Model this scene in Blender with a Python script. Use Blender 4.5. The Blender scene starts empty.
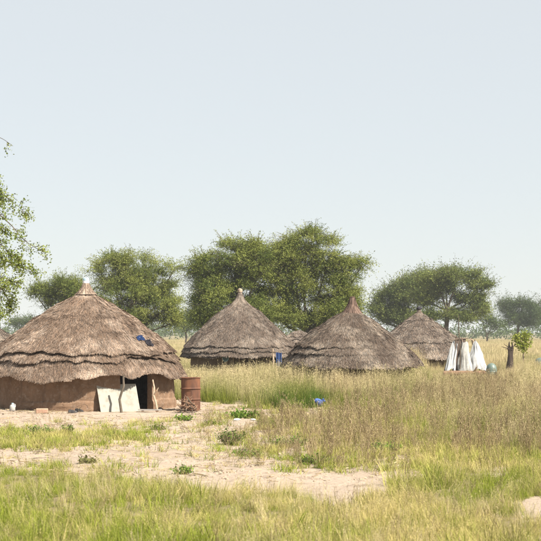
import bpy, math, random
import numpy as np
from mathutils import Vector

# ------------------------------------------------------------------ camera, sky, sun, exposure
scene = bpy.context.scene
COL = scene.collection
F = 1383.0          # focal length in photograph pixels (541 px wide frame)
H = 2.4             # camera height, m
HOR = 332.0         # horizon row in the photograph
cam_d = bpy.data.cameras.new('camera')
cam_d.sensor_width = 36.0
cam_d.lens = 36.0 * F / 541.0
cam_d.shift_y = (HOR - 270.5) / 541.0
cam_d.clip_start = 0.1
cam_d.clip_end = 9000.0
cam_d.dof.use_dof = True
cam_d.dof.focus_distance = 46.0
cam_d.dof.aperture_fstop = 4.8
cam = bpy.data.objects.new('camera', cam_d)
cam.location = (0, 0, H)
cam.rotation_euler = (math.radians(90), 0, 0)
COL.objects.link(cam)
scene.camera = cam

SUN_EL, SUN_AZ = math.radians(47), math.radians(125)     # azimuth clockwise from +Y
world = bpy.data.worlds.new('World')
scene.world = world
world.use_nodes = True
wn = world.node_tree
bg = wn.nodes['Background']
sky = wn.nodes.new('ShaderNodeTexSky')
sky.sky_type = 'NISHITA'
sky.sun_disc = False
sky.sun_elevation = SUN_EL
sky.sun_rotation = SUN_AZ
sky.altitude = 400
sky.air_density = 1.0
sky.dust_density = 0.8
sky.ozone_density = 1.0
veil = wn.nodes.new('ShaderNodeMix')            # even white dust veil over the whole sky
veil.data_type = 'RGBA'
veil.inputs[0].default_value = .8
veil.inputs[7].default_value = (5.63, 5.84, 5.84, 1)
wn.links.new(sky.outputs[0], veil.inputs[6])
wn.links.new(veil.outputs[2], bg.inputs['Color'])
bg.inputs['Strength'].default_value = 0.064
sun_d = bpy.data.lights.new('sun', 'SUN')
sun_d.energy = 5.0
sun_d.angle = math.radians(0.6)
sun_d.color = (1.0, 0.94, 0.83)
sun = bpy.data.objects.new('sun', sun_d)
to_sun = Vector((math.sin(SUN_AZ) * math.cos(SUN_EL), math.cos(SUN_AZ) * math.cos(SUN_EL), math.sin(SUN_EL)))
sun.rotation_euler = to_sun.to_track_quat('Z', 'Y').to_euler()
sun.location = (30, -30, 60)
COL.objects.link(sun)
vs = scene.view_settings
vs.view_transform = 'Standard'
vs.look = 'None'
vs.exposure = 1.2
vs.gamma = 1.0
vs.use_curve_mapping = False
scene.cycles.max_bounces = 5
scene.cycles.volume_bounces = 0
scene.cycles.transparent_max_bounces = 4

R = np.random.default_rng(11)
random.seed(11)

# ------------------------------------------------------------------ helpers
def gx(px, Y): return (px - 270.5) * Y / F
def gz(py, Y): return H - (py - HOR) * Y / F
def Yg(py): return F * H / (py - HOR)

def vnoise(x, y, seed=0):
    """smooth value noise, numpy"""
    xi, yi = np.floor(x).astype(np.int64), np.floor(y).astype(np.int64)
    xf, yf = x - xi, y - yi
    u, v = xf * xf * (3 - 2 * xf), yf * yf * (3 - 2 * yf)
    def h(a, b):
        n = (a * 374761393 + b * 668265263 + seed * 1442695041) & 0xffffffff
        n = ((n ^ (n >> 13)) * 1274126177) & 0xffffffff
        return ((n ^ (n >> 16)) & 0xffff) / 65535.0
    return (h(xi, yi) * (1 - u) + h(xi + 1, yi) * u) * (1 - v) + (h(xi, yi + 1) * (1 - u) + h(xi + 1, yi + 1) * u) * v

def ground_h(x, y):
    x = np.asarray(x, float); y = np.asarray(y, float)
    f = np.clip((90 - y) / 60, 0, 1)
    return ((vnoise(x * .35, y * .3, 1) - .5) * .10 + (vnoise(x * 1.3, y * 1.1, 2) - .5) * .05
            + (vnoise(x * 4, y * 3, 3) - .5) * .03 + (vnoise(x * 7, y * 5, 4) - .5) * .02) * f

class MB:
    def __init__(s): s.v = []; s.f = []; s.c = []
    def add(s, verts, faces, col=None):
        o = len(s.v)
        s.v.extend([tuple(p) for p in verts])
        s.f.extend([tuple(i + o for i in f) for f in faces])
        s.c.extend([col or (1, 1, 1, 1)] * len(verts))
    def box(s, c, size, rz=0, col=None, mat=None):
        vs_ = []
        for i in (-.5, .5):
            for j in (-.5, .5):
                for k in (-.5, .5):
                    p = Vector((i * size[0], j * size[1], k * size[2]))
                    if mat is not None: p = mat @ p
                    x = p.x * math.cos(rz) - p.y * math.sin(rz); y = p.x * math.sin(rz) + p.y * math.cos(rz)
                    vs_.append((c[0] + x, c[1] + y, c[2] + p.z))
        s.add(vs_, [(0, 1, 3, 2), (4, 6, 7, 5), (0, 4, 5, 1), (2, 3, 7, 6), (0, 2, 6, 4), (1, 5, 7, 3)], col)
    def tube(s, pts, rad, n=6, col=None, cap=True):
        pts = [Vector(p) for p in pts]
        if not hasattr(rad, '__len__'): rad = [rad] * len(pts)
        vs_ = []; fs = []
        a = None
        for i, p in enumerate(pts):
            d = (pts[min(i + 1, len(pts) - 1)] - pts[max(i - 1, 0)]).normalized()
            if a is None:
                a = d.orthogonal().normalized()
            else:
                a = (a - d * a.dot(d)); a = a.normalized() if a.length > 1e-6 else d.orthogonal().normalized()
            b = d.cross(a)
            for k in range(n):
                t = 2 * math.pi * k / n
                vs_.append(p + (a * math.cos(t) + b * math.sin(t)) * rad[i])
            if i:
                for k in range(n):
                    k2 = (k + 1) % n
                    fs.append(((i - 1) * n + k, (i - 1) * n + k2, i * n + k2, i * n + k))
        if cap:
            fs.append(tuple(range(n - 1, -1, -1))); fs.append(tuple(range((len(pts) - 1) * n, len(pts) * n)))
        s.add(vs_, fs, col)
    def lathe(s, prof, c=(0, 0, 0), n=28, col=None, wob=None, tilt=(0, 0)):
        vs_ = []; fs = []
        for i, (r, z) in enumerate(prof):
            for k in range(n):
                t = 2 * math.pi * k / n
                rr = r * (1 + (wob(t, z) if wob else 0))
                vs_.append((c[0] + rr * math.cos(t) + tilt[0] * z, c[1] + rr * math.sin(t) + tilt[1] * z, c[2] + z))
            if i:
                for k in range(n):
                    k2 = (k + 1) % n
                    fs.append(((i - 1) * n + k, (i - 1) * n + k2, i * n + k2, i * n + k))
        s.add(vs_, fs, col)
    def build(s, name, m, parent=None, smooth=False):
        me = bpy.data.meshes.new(name)
        me.from_pydata(s.v, [], s.f)
        a = me.color_attributes.new('col', 'FLOAT_COLOR', 'POINT')
        a.data.foreach_set('color', np.array(s.c, np.float32).ravel())
        return link(name, me, m, parent, smooth)

def link(name, me, m, parent=None, smooth=False):
    me.validate()
    if smooth: me.polygons.foreach_set('use_smooth', [True] * len(me.polygons))
    o = bpy.data.objects.new(name, me)
    if m: me.materials.append(m)
    COL.objects.link(o)
    o.parent = parent
    return o

def np_mesh(name, V, Fq, col, m, parent=None, k=4, smooth=False):
    """V (N,3), Fq (M,k), col (N,3)"""
    me = bpy.data.meshes.new(name)
    V = np.ascontiguousarray(V, np.float32); Fq = np.ascontiguousarray(Fq, np.int32)
    me.vertices.add(len(V)); me.vertices.foreach_set('co', V.ravel())
    me.loops.add(Fq.size); me.loops.foreach_set('vertex_index', Fq.ravel())
    me.polygons.add(len(Fq)); me.polygons.foreach_set('loop_start', np.arange(0, Fq.size, k, dtype=np.int32))
    me.update(calc_edges=True)
    if col is not None:
        a = me.color_attributes.new('col', 'FLOAT_COLOR', 'POINT')
        c4 = np.ones((len(V), 4), np.float32); c4[:, :3] = col
        a.data.foreach_set('color', c4.ravel())
    return link(name, me, m, parent, smooth)

def tag(o, label=None, cat=None, group=None, kind=None):
    if label: o['label'] = label
    if cat: o['category'] = cat
    if group: o['group'] = group
    if kind: o['kind'] = kind
    return o

def thing(name, label, cat, loc=(0, 0, 0), group=None):
    o = bpy.data.objects.new(name, None)
    o.empty_display_size = .2
    COL.objects.link(o); o.location = loc
    return tag(o, label, cat, group)

# ------------------------------------------------------------------ materials
def new_mat(name):
    m = bpy.data.materials.new(name); m.use_nodes = True
    nt = m.node_tree
    return m, nt, nt.nodes['Principled BSDF'], nt.nodes['Material Output']

def N(nt, t, **kw):
    n = nt.nodes.new(t)
    for k, v in kw.items(): setattr(n, k, v)
    return n

def mix(nt, fac, a, b, mode='MIX'):
    n = N(nt, 'ShaderNodeMix', data_type='RGBA', blend_type=mode)
    for s, v in ((n.inputs[0], fac), (n.inputs[6], a), (n.inputs[7], b)):
        if hasattr(v, 'links'): nt.links.new(v, s)
        elif isinstance(v, (int, float)): s.default_value = v
        else: s.default_value = (*v, 1)
    return n.outputs[2]

def noise(nt, scale, detail=6, rough=.6, coord=None, vec=None):
    n = N(nt, 'ShaderNodeTexNoise'); n.inputs['Scale'].default_value = scale
    n.inputs['Detail'].default_value = detail; n.inputs['Roughness'].default_value = rough
    if coord is None:
        coord = N(nt, 'ShaderNodeTexCoord').outputs['Object']
    if vec:
        mp = N(nt, 'ShaderNodeMapping'); mp.inputs['Scale'].default_value = vec
        nt.links.new(coord, mp.inputs[0]); coord = mp.outputs[0]
    nt.links.new(coord, n.inputs['Vector'])
    return n.outputs['Fac']

def ramp(nt, fac, a, b):
    n = N(nt, 'ShaderNodeMapRange'); n.inputs[1].default_value = a; n.inputs[2].default_value = b
    nt.links.new(fac, n.inputs[0]); return n.outputs[0]

def bump(nt, bsdf, h, strength, dist):
    b = N(nt, 'ShaderNodeBump'); b.inputs['Strength'].default_value = strength; b.inputs['Distance'].default_value = dist
    nt.links.new(h, b.inputs['Height']); nt.links.new(b.outputs[0], bsdf.inputs['Normal'])

def attr(nt, name, inst=False):
    a = N(nt, 'ShaderNodeAttribute'); a.attribute_name = name
    if inst: a.attribute_type = 'INSTANCER'
    return a

def simple(name, base, var=None, scale=6, rough=.8, bstr=.3, bdist=.01, spec=.3, vec=None, a=.35, b=.65):
    m, nt, bs, out = new_mat(name)
    n = noise(nt, scale, vec=vec)
    c = mix(nt, ramp(nt, n, a, b), base, var or tuple(x * .7 for x in base))
    nt.links.new(c, bs.inputs['Base Color'])
    bs.inputs['Roughness'].default_value = rough
    bs.inputs['Specular IOR Level'].default_value = spec
    if bstr: bump(nt, bs, noise(nt, scale * 5, vec=vec), bstr, bdist)
    return m

def thatch_mat(name, tint, bleached):
    m, nt, bs, out = new_mat(name)
    col = attr(nt, 'col').outputs['Color']
    t = mix(nt, ramp(nt, noise(nt, .9, 4), .46, .64), tint, bleached)
    t = mix(nt, ramp(nt, noise(nt, 3.2, 5), .5, .75), t, tuple(x * .62 for x in tint))
    c = mix(nt, 1.0, t, col, 'MULTIPLY')
    nt.links.new(c, bs.inputs['Base Color'])
    bs.inputs['Roughness'].default_value = .85
    bs.inputs['Specular IOR Level'].default_value = .06
    return m

def leaf_mat(name, trans=.24, rough=.6):
    m, nt, bs, out = new_mat(name)
    col = attr(nt, 'col').outputs['Color']
    nt.links.new(col, bs.inputs['Base Color'])
    bs.inputs['Roughness'].default_value = rough
    bs.inputs['Specular IOR Level'].default_value = .08
    tr = N(nt, 'ShaderNodeBsdfTranslucent')
    c2 = mix(nt, 1.0, col, (1.15, 1.1, .6), 'MULTIPLY')
    nt.links.new(c2, tr.inputs[0])
    ms = N(nt, 'ShaderNodeMixShader'); ms.inputs[0].default_value = trans
    nt.links.new(bs.outputs[0], ms.inputs[1]); nt.links.new(tr.outputs[0], ms.inputs[2])
    nt.links.new(ms.outputs[0], out.inputs['Surface'])
    return m

def grass_mat(name, g1, g2, d1, d2, trans=.3):
    """vertex col: r = random per blade, g = position along blade; instance attribute dry"""
    m, nt, bs, out = new_mat(name)
    sep = N(nt, 'ShaderNodeSeparateColor'); nt.links.new(attr(nt, 'col').outputs['Color'], sep.inputs[0])
    green = mix(nt, sep.outputs[0], g1, g2)
    dry = mix(nt, sep.outputs[0], d1, d2)
    f = N(nt, 'ShaderNodeMath', operation='MULTIPLY_ADD')       # t*.45 + dry
    nt.links.new(sep.outputs[1], f.inputs[0]); f.inputs[1].default_value = .45
    nt.links.new(attr(nt, 'dry', True).outputs['Fac'], f.inputs[2])
    f2 = N(nt, 'ShaderNodeMath', operation='MULTIPLY_ADD')
    nt.links.new(sep.outputs[2], f2.inputs[0]); f2.inputs[1].default_value = .6
    nt.links.new(f.outputs[0], f2.inputs[2])
    fac = ramp(nt, f2.outputs[0], .35, 1.05)
    c = mix(nt, fac, green, dry)
    oi = N(nt, 'ShaderNodeObjectInfo')
    v = N(nt, 'ShaderNodeMapRange'); v.inputs[3].default_value = .78; v.inputs[4].default_value = 1.2
    nt.links.new(oi.outputs['Random'], v.inputs[0])
    hs = N(nt, 'ShaderNodeHueSaturation'); nt.links.new(v.outputs[0], hs.inputs['Value']); nt.links.new(c, hs.inputs['Color'])
    c = hs.outputs[0]
    nt.links.new(c, bs.inputs['Base Color'])
    bs.inputs['Roughness'].default_value = .7
    bs.inputs['Specular IOR Level'].default_value = .06
    tr = N(nt, 'ShaderNodeBsdfTranslucent'); nt.links.new(c, tr.inputs[0])
    ms = N(nt, 'ShaderNodeMixShader'); ms.inputs[0].default_value = trans
    nt.links.new(bs.outputs[0], ms.inputs[1]); nt.links.new(tr.outputs[0], ms.inputs[2])
    nt.links.new(ms.outputs[0], out.inputs['Surface'])
    return m

M = {}
# soil
m, nt, bs, out = new_mat('dry_sandy_soil')
big = noise(nt, .5, 5); mid = noise(nt, 2.6, 8, .65); fine = noise(nt, 22, 6, .7)
c = mix(nt, ramp(nt, big, .35, .7), (.385, .308, .24), (.315, .245, .185))
c = mix(nt, ramp(nt, mid, .53, .66), c, (.21, .16, .115))
c = mix(nt, ramp(nt, fine, .55, .8), c, (.50, .42, .345))
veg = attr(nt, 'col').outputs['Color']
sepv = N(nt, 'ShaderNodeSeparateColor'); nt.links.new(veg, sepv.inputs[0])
c = mix(nt, sepv.outputs[0], c, mix(nt, ramp(nt, mid, .4, .65), (.21, .17, .085), (.11, .10, .042)))  # litter under the grass, its colour darkened to paint in shade between blades
nt.links.new(c, bs.inputs['Base Color']); bs.inputs['Roughness'].default_value = .95
bs.inputs['Specular IOR Level'].default_value = .1
vo = N(nt, 'ShaderNodeTexVoronoi'); vo.inputs['Scale'].default_value = 4.5
nt.links.new(N(nt, 'ShaderNodeTexCoord').outputs['Object'], vo.inputs['Vector'])
h0 = N(nt, 'ShaderNodeMath', operation='ADD'); nt.links.new(mid, h0.inputs[0]); nt.links.new(fine, h0.inputs[1])
h = N(nt, 'ShaderNodeMath', operation='ADD'); nt.links.new(h0.outputs[0], h.inputs[0]); nt.links.new(ramp(nt, vo.outputs['Distance'], 0, .5), h.inputs[1])
bump(nt, bs, h.outputs[0], .65, .05)
M['soil'] = m
M['thatch_warm'] = thatch_mat('warm_thatch', (.182, .129, .096), (.36, .276, .215))
M['thatch_grey'] = thatch_mat('grey_thatch', (.138, .107, .087), (.25, .203, .165))
M['thatch_dark'] = thatch_mat('dark_thatch', (.122, .093, .074), (.26, .212, .17))
M['thatch_red'] = thatch_mat('reddish_bound_thatch', (.13, .088, .07), (.20, .135, .105))
m, nt, bs, out = new_mat('mud_plaster')
c = mix(nt, ramp(nt, noise(nt, 2.2, 5), .38, .66), (.225, .142, .092), (.15, .094, .06))
c = mix(nt, ramp(nt, noise(nt, 9, 7, .7), .5, .72), c, (.27, .20, .15))
c = mix(nt, ramp(nt, noise(nt, 6, 5, .6, vec=(1, 1, .12)), .58, .75), c, (.11, .075, .055))
vo = N(nt, 'ShaderNodeTexVoronoi', feature='DISTANCE_TO_EDGE'); vo.inputs['Scale'].default_value = 3.2
nd = N(nt, 'ShaderNodeVectorMath', operation='MULTIPLY_ADD'); nz = N(nt, 'ShaderNodeTexNoise'); nz.inputs['Scale'].default_value = 4
tc = N(nt, 'ShaderNodeTexCoord'); nt.links.new(tc.outputs['Object'], nz.inputs['Vector']); nt.links.new(nz.outputs['Color'], nd.inputs[0])
nd.inputs[1].default_value = (.35, .35, .35); nt.links.new(tc.outputs['Object'], nd.inputs[2]); nt.links.new(nd.outputs[0], vo.inputs['Vector'])
crack = ramp(nt, vo.outputs['Distance'], .0, .03)
c = mix(nt, ramp(nt, noise(nt, 1.4, 3), .48, .62), c, mix(nt, crack, (.115, .08, .06), c))
nt.links.new(c, bs.inputs['Base Color']); bs.inputs['Roughness'].default_value = .95; bs.inputs['Specular IOR Level'].default_value = .08
h = N(nt, 'ShaderNodeMath', operation='ADD'); nt.links.new(crack, h.inputs[0]); nt.links.new(noise(nt, 16, 7), h.inputs[1])
bump(nt, bs, h.outputs[0], .4, .02)
M['mud'] = m
M['mud2'] = simple('grey_mud_plaster', (.20, .15, .11), (.12, .085, .06), 4, .95, .6, .03, .1)
M['bark'] = simple('tree_bark', (.13, .105, .08), (.07, .055, .04), 9, .9, .6, .02, .2, (1, 1, .25))
M['stick'] = simple('weathered_stick', (.23, .17, .125), (.13, .095, .07), 14, .9, .4, .005, .2)
M['dark_bark'] = simple('dark_dead_wood', (.07, .052, .042), (.04, .03, .025), 9, .9, .6, .02, .1, (1, 1, .25))
M['stick_pale'] = simple('pale_peeled_stick', (.42, .33, .24), (.29, .21, .15), 14, .85, .4, .005, .2)
M['board'] = simple('white_painted_board', (.30, .285, .245), (.19, .168, .13), 4.5, .75, .25, .006, .15, a=.48, b=.78)
M['board_edge'] = simple('raw_board_edge', (.45, .38, .29), (.33, .27, .2), 12, .85, .3, .004, .2)
M['rust'] = simple('rusted_drum_steel', (.185, .078, .04), (.085, .04, .026), 4, .75, .45, .008, .3, (1, 1, .35))
M['white_tin'] = simple('white_enamel', (.78, .80, .82), (.66, .69, .72), 12, .4, .1, .003, .5)
M['paleblue_tin'] = simple('pale_blue_enamel', (.33, .52, .62), (.42, .58, .66), 12, .4, .1, .003, .5)
M['blue'] = simple('blue_plastic', (.014, .036, .12), (.022, .052, .15), 10, .5, .2, .01, .4)
M['blue_pale'] = simple('faded_blue_plastic', (.05, .10, .33), (.08, .14, .36), 14, .5, .2, .01, .4)
M['dark_cloth'] = simple('dark_cloth', (.025, .025, .035), (.045, .04, .045), 14, .95, .3, .01, .1)
M['white_cloth'] = simple('white_cloth', (.42, .42, .42), (.33, .33, .33), 5, .8, .3, .02, .2)
M['grey_cloth'] = simple('pale_grey_sheet', (.50, .52, .53), (.42, .44, .45), 4, .6, .3, .02, .3)
M['beige_cloth'] = simple('beige_sacking', (.39, .38, .36), (.30, .285, .26), 9, .9, .4, .02, .2)
M['dark_mat'] = simple('dark_reed_mat', (.13, .095, .075), (.08, .06, .05), 14, .9, .5, .02, .1, (1, 1, .3))
M['teal'] = simple('pale_green_plastic', (.10, .14, .12), (.125, .16, .135), 6, .45, .15, .005, .4)
M['shoe'] = simple('black_rubber', (.02, .018, .018), (.035, .03, .03), 20, .6, .2, .004, .4)
M['brick'] = simple('fired_clay', (.42, .27, .19), (.33, .20, .14), 18, .9, .4, .006, .2)
M['grey_wood'] = simple('greyed_plank', (.33, .31, .29), (.22, .2, .18), 9, .85, .4, .005, .2, (.3, 3, 3))
M['brown_wood'] = simple('brown_log', (.24, .15, .095), (.15, .09, .06), 9, .9, .5, .01, .2, (.3, 3, 3))
M['stone'] = simple('pebble', (.42, .33, .25), (.30, .22, .16), 8, .95, .3, .01, .1)
M['white_stone'] = simple('white_scrap', (.72, .70, .66), (.6, .57, .53), 12, .8, .3, .01, .2)
M['leaf'] = leaf_mat('leaf')
M['grass_fg'] = grass_mat('green_grass', (.12, .17, .016), (.30, .335, .045), (.60, .49, .225), (.46, .38, .15))
M['grass_straw'] = grass_mat('straw_grass', (.12, .155, .022), (.23, .24, .045), (.42, .335, .175), (.62, .52, .32))
M['weed_brown'] = grass_mat('dead_weeds', (.15, .165, .04), (.28, .25, .08), (.17, .118, .07), (.52, .42, .25), .2)

# ------------------------------------------------------------------ ground
def lines(a, b, fine, lo, hi, out_lo, out_hi):
    core = list(np.arange(a, b, fine))
    pre, p, s = [], a, fine
    while p > out_lo:
        s *= 1.35; p -= s; pre.append(max(p, out_lo))
    post, p, s = [], core[-1], fine
    while p < out_hi:
        s *= 1.35; p += s; post.append(min(p, out_hi))
    return np.array(pre[::-1] + core + post)

HUTS = {   # centre x px at distance Y, wall radius
    'a': (86, 44.5, 2.85), 'b': (240, 68.0, 2.45), 'c': (352, 57.0, 2.5), 'd': (419, 89.0, 2.6), 'e': (299, 97.0, 2.0), 'f': (-27, 92.0, 2.5)}
HC = {k: (gx(v[0], v[1]), v[1], v[2]) for k, v in HUTS.items()}

def interp(x, pts):
    return np.interp(x, [p[0] for p in pts], [p[1] for p in pts])

FG_EDGE = [(-300, 478), (0, 478), (130, 480), (200, 491), (260, 499), (340, 503), (372, 493), (395, 482), (430, 474), (541, 478), (800, 478)]
STRAW_EDGE = [(-300, 396), (150, 397), (185, 402), (205, 405), (290, 408), (330, 411), (370, 420), (430, 441), (541, 460), (800, 460)]

def survey(x, y):
    """photograph column/row of ground points, used to lay out what grows where"""
    return 270.5 + x * F / y, HOR + F * H / y

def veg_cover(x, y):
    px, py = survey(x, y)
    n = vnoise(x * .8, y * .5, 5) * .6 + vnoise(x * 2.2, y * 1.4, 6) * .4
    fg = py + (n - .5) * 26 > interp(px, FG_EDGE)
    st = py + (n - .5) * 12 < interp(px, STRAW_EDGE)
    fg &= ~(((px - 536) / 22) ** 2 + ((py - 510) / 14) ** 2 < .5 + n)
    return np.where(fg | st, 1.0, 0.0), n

xs = lines(-14, 14, .155, 0, 0, -3000, 3000)
ys = lines(14, 60, .155, 0, 0, -400, 4500)
XX, YY = np.meshgrid(xs, ys)
V = np.stack([XX, YY, ground_h(XX, YY)], -1).reshape(-1, 3)
nx_, ny_ = len(xs), len(ys)
ii = (np.arange(ny_ - 1)[:, None] * nx_ + np.arange(nx_ - 1)[None]).ravel()
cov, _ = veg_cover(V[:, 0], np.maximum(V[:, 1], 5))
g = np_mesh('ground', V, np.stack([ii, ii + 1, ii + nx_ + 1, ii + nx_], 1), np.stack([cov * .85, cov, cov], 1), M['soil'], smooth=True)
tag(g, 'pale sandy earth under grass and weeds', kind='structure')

# ------------------------------------------------------------------ huts
def prof_fn(prof):
    P = np.array(prof, float)
    d = np.r_[0, np.cumsum(np.hypot(np.diff(P[:, 0]), np.diff(P[:, 1])))]
    S = d[-1]
    def f(s):
        s = np.asarray(s, float)
        r = np.interp(s, d, P[:, 0]); z = np.interp(s, d, P[:, 1])
        e = np.maximum(s - S, 0); dr, dz = P[-1] - P[-2]; L = math.hypot(dr, dz)
        return r + e * dr / L, z + e * dz / L
    def nrm(s):
        a, b = f(np.asarray(s) - .12), f(np.asarray(s) + .12)
        dr, dz = b[0] - a[0], b[1] - a[1]; L = np.hypot(dr, dz) + 1e-9
        return -dz / L, dr / L
    return f, nrm, S

def straw_cols(n, spread=.27):
    b = np.clip(R.normal(1.0, spread, n), .3, 1.9)
    w = R.normal(0, .05, n)
    return np.stack([b * (1 + w), b, b * (1 - w)], 1)

def thatch_roof(parent, prof, edges, m, dens, step=.06, wave=.06, seed=0, step_fn=None, sw=.026, squash=.02, eave=None):
    f, nrm, S = prof_fn(prof)
    rg = np.random.default_rng(seed)
    ph = rg.uniform(0, 6.28, 12)
    edges = list(edges) + [S]
    def wob(th):
        return 1 + squash * np.sin(2 * th + ph[0]) + squash * .7 * np.sin(3 * th + ph[1]) + .008 * np.sin(7 * th + ph[2])
    def edge(i, th):
        k = i * 2 + 3
        ex = eave(th) if eave is not None and i == len(edges) - 1 else 0
        return edges[i] + ex + wave * (.8 * np.sin(3 * th + ph[k % 12]) + .6 * np.sin(7 * th + ph[(k + 1) % 12]) + .4 * np.sin(13 * th + ph[(k + 2) % 12]) + .25 * np.sin(29 * th + ph[(k + 4) % 12]))
    nE = len(edges)
    def pt(s, th, off):
        r, z = f(s); a, b = nrm(s)
        off = np.where(off > .02, .02 + (off - .02) * np.clip(np.asarray(s) / 1.8, .05, 1), off)     # layers thin out towards the peak
        r = (r + a * off) * wob(th); z = z + b * off
        lump = (vnoise(th * 5 + 30, s * 2.2 + seed, seed + 9) - .5) * .12 * np.clip(s, 0, 1)
        lump = lump + (vnoise(th * 16 + 5, s * 5 + seed, seed + 12) - .5) * .055 * np.clip(s - .3, 0, 1)
        z = z + lump
        return np.stack([r * np.sin(th), -r * np.cos(th), z], -1)
    for i in range(nE):
        a0 = 0 if i == 0 else edges[i - 1] - .45
        nt_, ns_ = 112, (26 if i == 0 else 9)
        th = np.linspace(0, 2 * np.pi, nt_, endpoint=False)
        stp = step if step_fn is None else step_fn(th)
        off = stp * (nE - 1 - i) * np.ones(nt_)
        rows = []
        e_ = edge(i, th)
        for q in np.linspace(0, 1, ns_):
            rows.append(pt(a0 + (e_ - a0) * q, th, off))
        thick = .10 if i == nE - 1 else np.minimum(.05, stp)
        rows.append(pt(e_ - .02, th, off - thick))
        rows.append(pt(e_ - .5, th, off - thick))
        if i == nE - 1:
            rows.append(pt(np.full(nt_, .3), th, off - .12))
        V = np.concatenate(rows); nr = len(rows)
        k = np.arange(nt_); k2 = (k + 1) % nt_
        Q = np.concatenate([np.stack([j * nt_ + k, j * nt_ + k2, (j + 1) * nt_ + k2, (j + 1) * nt_ + k], 1) for j in range(nr - 1)])
        lay = np_mesh('thatch_layer', V, Q, np.full((len(V), 3), .55), m, parent)
        # loose straw lying on the layer
        area = 2 * math.pi * np.mean(f(np.linspace(a0, edges[i], 9))[0]) * (edges[i] - a0)
        n = int(area * dens)
        ss = np.linspace(max(a0, .02), edges[i] + .02, 300); w = f(ss)[0] + .05; w = np.cumsum(w); w /= w[-1]
        s0 = np.interp(rg.uniform(0, 1, n), w, ss)
        nf = int(2 * math.pi * f(edges[i])[0] * 4.2 / sw)       # fringe at the lower edge
        s0 = np.r_[s0, edges[i] - rg.uniform(.12, .34, nf)]
        n = len(s0)
        t0 = rg.uniform(0, 2 * np.pi, n)
        ee = edge(i, t0)
        so = np.interp(t0, np.r_[th, 2 * np.pi], np.r_[off, off[0]])
        L = rg.uniform(.08, .24, n)
        s2 = np.minimum(s0 + L, ee + rg.uniform(-.03, .075, n) ** 1)
        s0 = np.minimum(s0, s2 - .08)
        drift = rg.normal(0, .14, n) / np.maximum(f(s0)[0], .3) * L
        t2 = t0 + drift
        lift = np.abs(rg.normal(.006, .008, n))
        P0, P2 = pt(s0, t0, so - .004), pt(s2, t2, so + .008 + lift)
        tang = np.stack([np.cos(t0), np.sin(t0), rg.uniform(-.8, .8, n)], 1)
        wd = sw * rg.uniform(.5, 1.25, n)[:, None]
        Vv = np.stack([P0 - tang * wd * .5, P0 + tang * wd * .5, P2 + tang * wd * .35, P2 - tang * wd * .35], 1).reshape(-1, 3)
        Q = np.arange(n * 4).reshape(-1, 4)
        cc = np.repeat(straw_cols(n), 4, 0)
        s_ = np_mesh('straw', Vv, Q, cc, m, lay); s_['kind'] = 'stuff'
    return f

def mud_wall(parent, rad, h, m, door=None, seed=0, plinth=.12):
    """cylindrical wall with thickness and an open doorway (door = centre angle, half angle)"""
    rg = np.random.default_rng(seed)
    a0, a1 = (door[0] + door[1], door[0] - door[1] + 2 * math.pi) if door else (0, 2 * math.pi)
    nt_ = 90
    th = np.linspace(a0, a1, nt_)
    zs = [-.12, .06, .16, .26, .32, .5, .7, .9, h]
    sec = [(rad + plinth * (1 if z < .2 else .75 if z < .28 else 0) - z * .03, z) for z in zs] + [(rad - .2, h), (rad - .2, -.12)]
    ns_ = len(sec)
    V = []
    for t in th:
        for (r, z) in sec:
            rr = r + (float(vnoise(np.array(t * 6.), np.array(z * 5 + seed), seed)) - .5) * .06
            zz = z + (float(vnoise(np.array(t * 9.), np.array(z + 7.), seed + 3)) - .5) * (.06 if .2 < z < .35 else 0)
            V.append((rr * math.sin(t), -rr * math.cos(t), zz))
    Q = []
    for i in range(nt_ - 1):
        for j in range(ns_ - 1):
            Q.append((i * ns_ + j, (i + 1) * ns_ + j, (i + 1) * ns_ + j + 1, i * ns_ + j + 1))
    mb = MB(); mb.add(V, Q + [tuple(range(ns_)), tuple(range((nt_ - 1) * ns_ + ns_ - 1, (nt_ - 1) * ns_ - 1, -1))])
    return mb.build('wall', m, parent, smooth=False)

def bound_cap(parent, z0, r0, z1, r1, m, tilt=(0, 0), n=420, flange=.0):
    """straw top-knot tied over the apex"""
    mb = MB()
    prof = [(r0 + flange, z0 - .06), (r0, z0 + .02), (r0 * .42 + r1 * .58, z0 + (z1 - z0) * .35), (r1 * 1.15, z0 + (z1 - z0) * .7), (r1, z1), (0.005, z1 + .01)]
    tl = (tilt[0], tilt[1])
    mb.lathe([(r, z - z0) for r, z in prof], (0, 0, z0), 20, (.75, .75, .75, 1), tilt=tl)
    for i in range(n):
        t = random.uniform(0, 6.283); q0 = random.uniform(.25, 1); q1 = max(0, q0 - random.uniform(.25, .6))
        def p(q, l):
            z = z0 - .06 + (z1 - z0 + .06) * q
            r = np.interp(z, [x[1] for x in prof[:5]], [x[0] for x in prof[:5]]) + l
            return Vector((r * math.sin(t) + tl[0] * (z - z0), -r * math.cos(t) + tl[1] * (z - z0), z))
        a, b = p(q0, .004), p(q1, .014 + random.random() * .02)
        w = Vector((math.cos(t), math.sin(t), random.uniform(-.3, .3))) * .012
        k = random.uniform(.45, 1.5)
        mb.add([a - w, a + w, b + w, b - w], [(0, 1, 2, 3)], (k, k, k, 1))
    cap = mb.build('roof_cap', m, parent)
    return cap

def crooked(p0, p1, r0, r1, seed, amp=.04, n=7):
    rg = random.Random(seed)
    p0, p1 = Vector(p0), Vector(p1); pts = []; rr = []
    for i in range(n):
        q = i / (n - 1)
        p = p0.lerp(p1, q)
        if 0 < i < n - 1: p += Vector((rg.uniform(-amp, amp), rg.uniform(-amp, amp), 0))
        pts.append(p); rr.append((r0 + (r1 - r0) * q) * rg.uniform(.88, 1.12))
    return pts, rr

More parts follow.
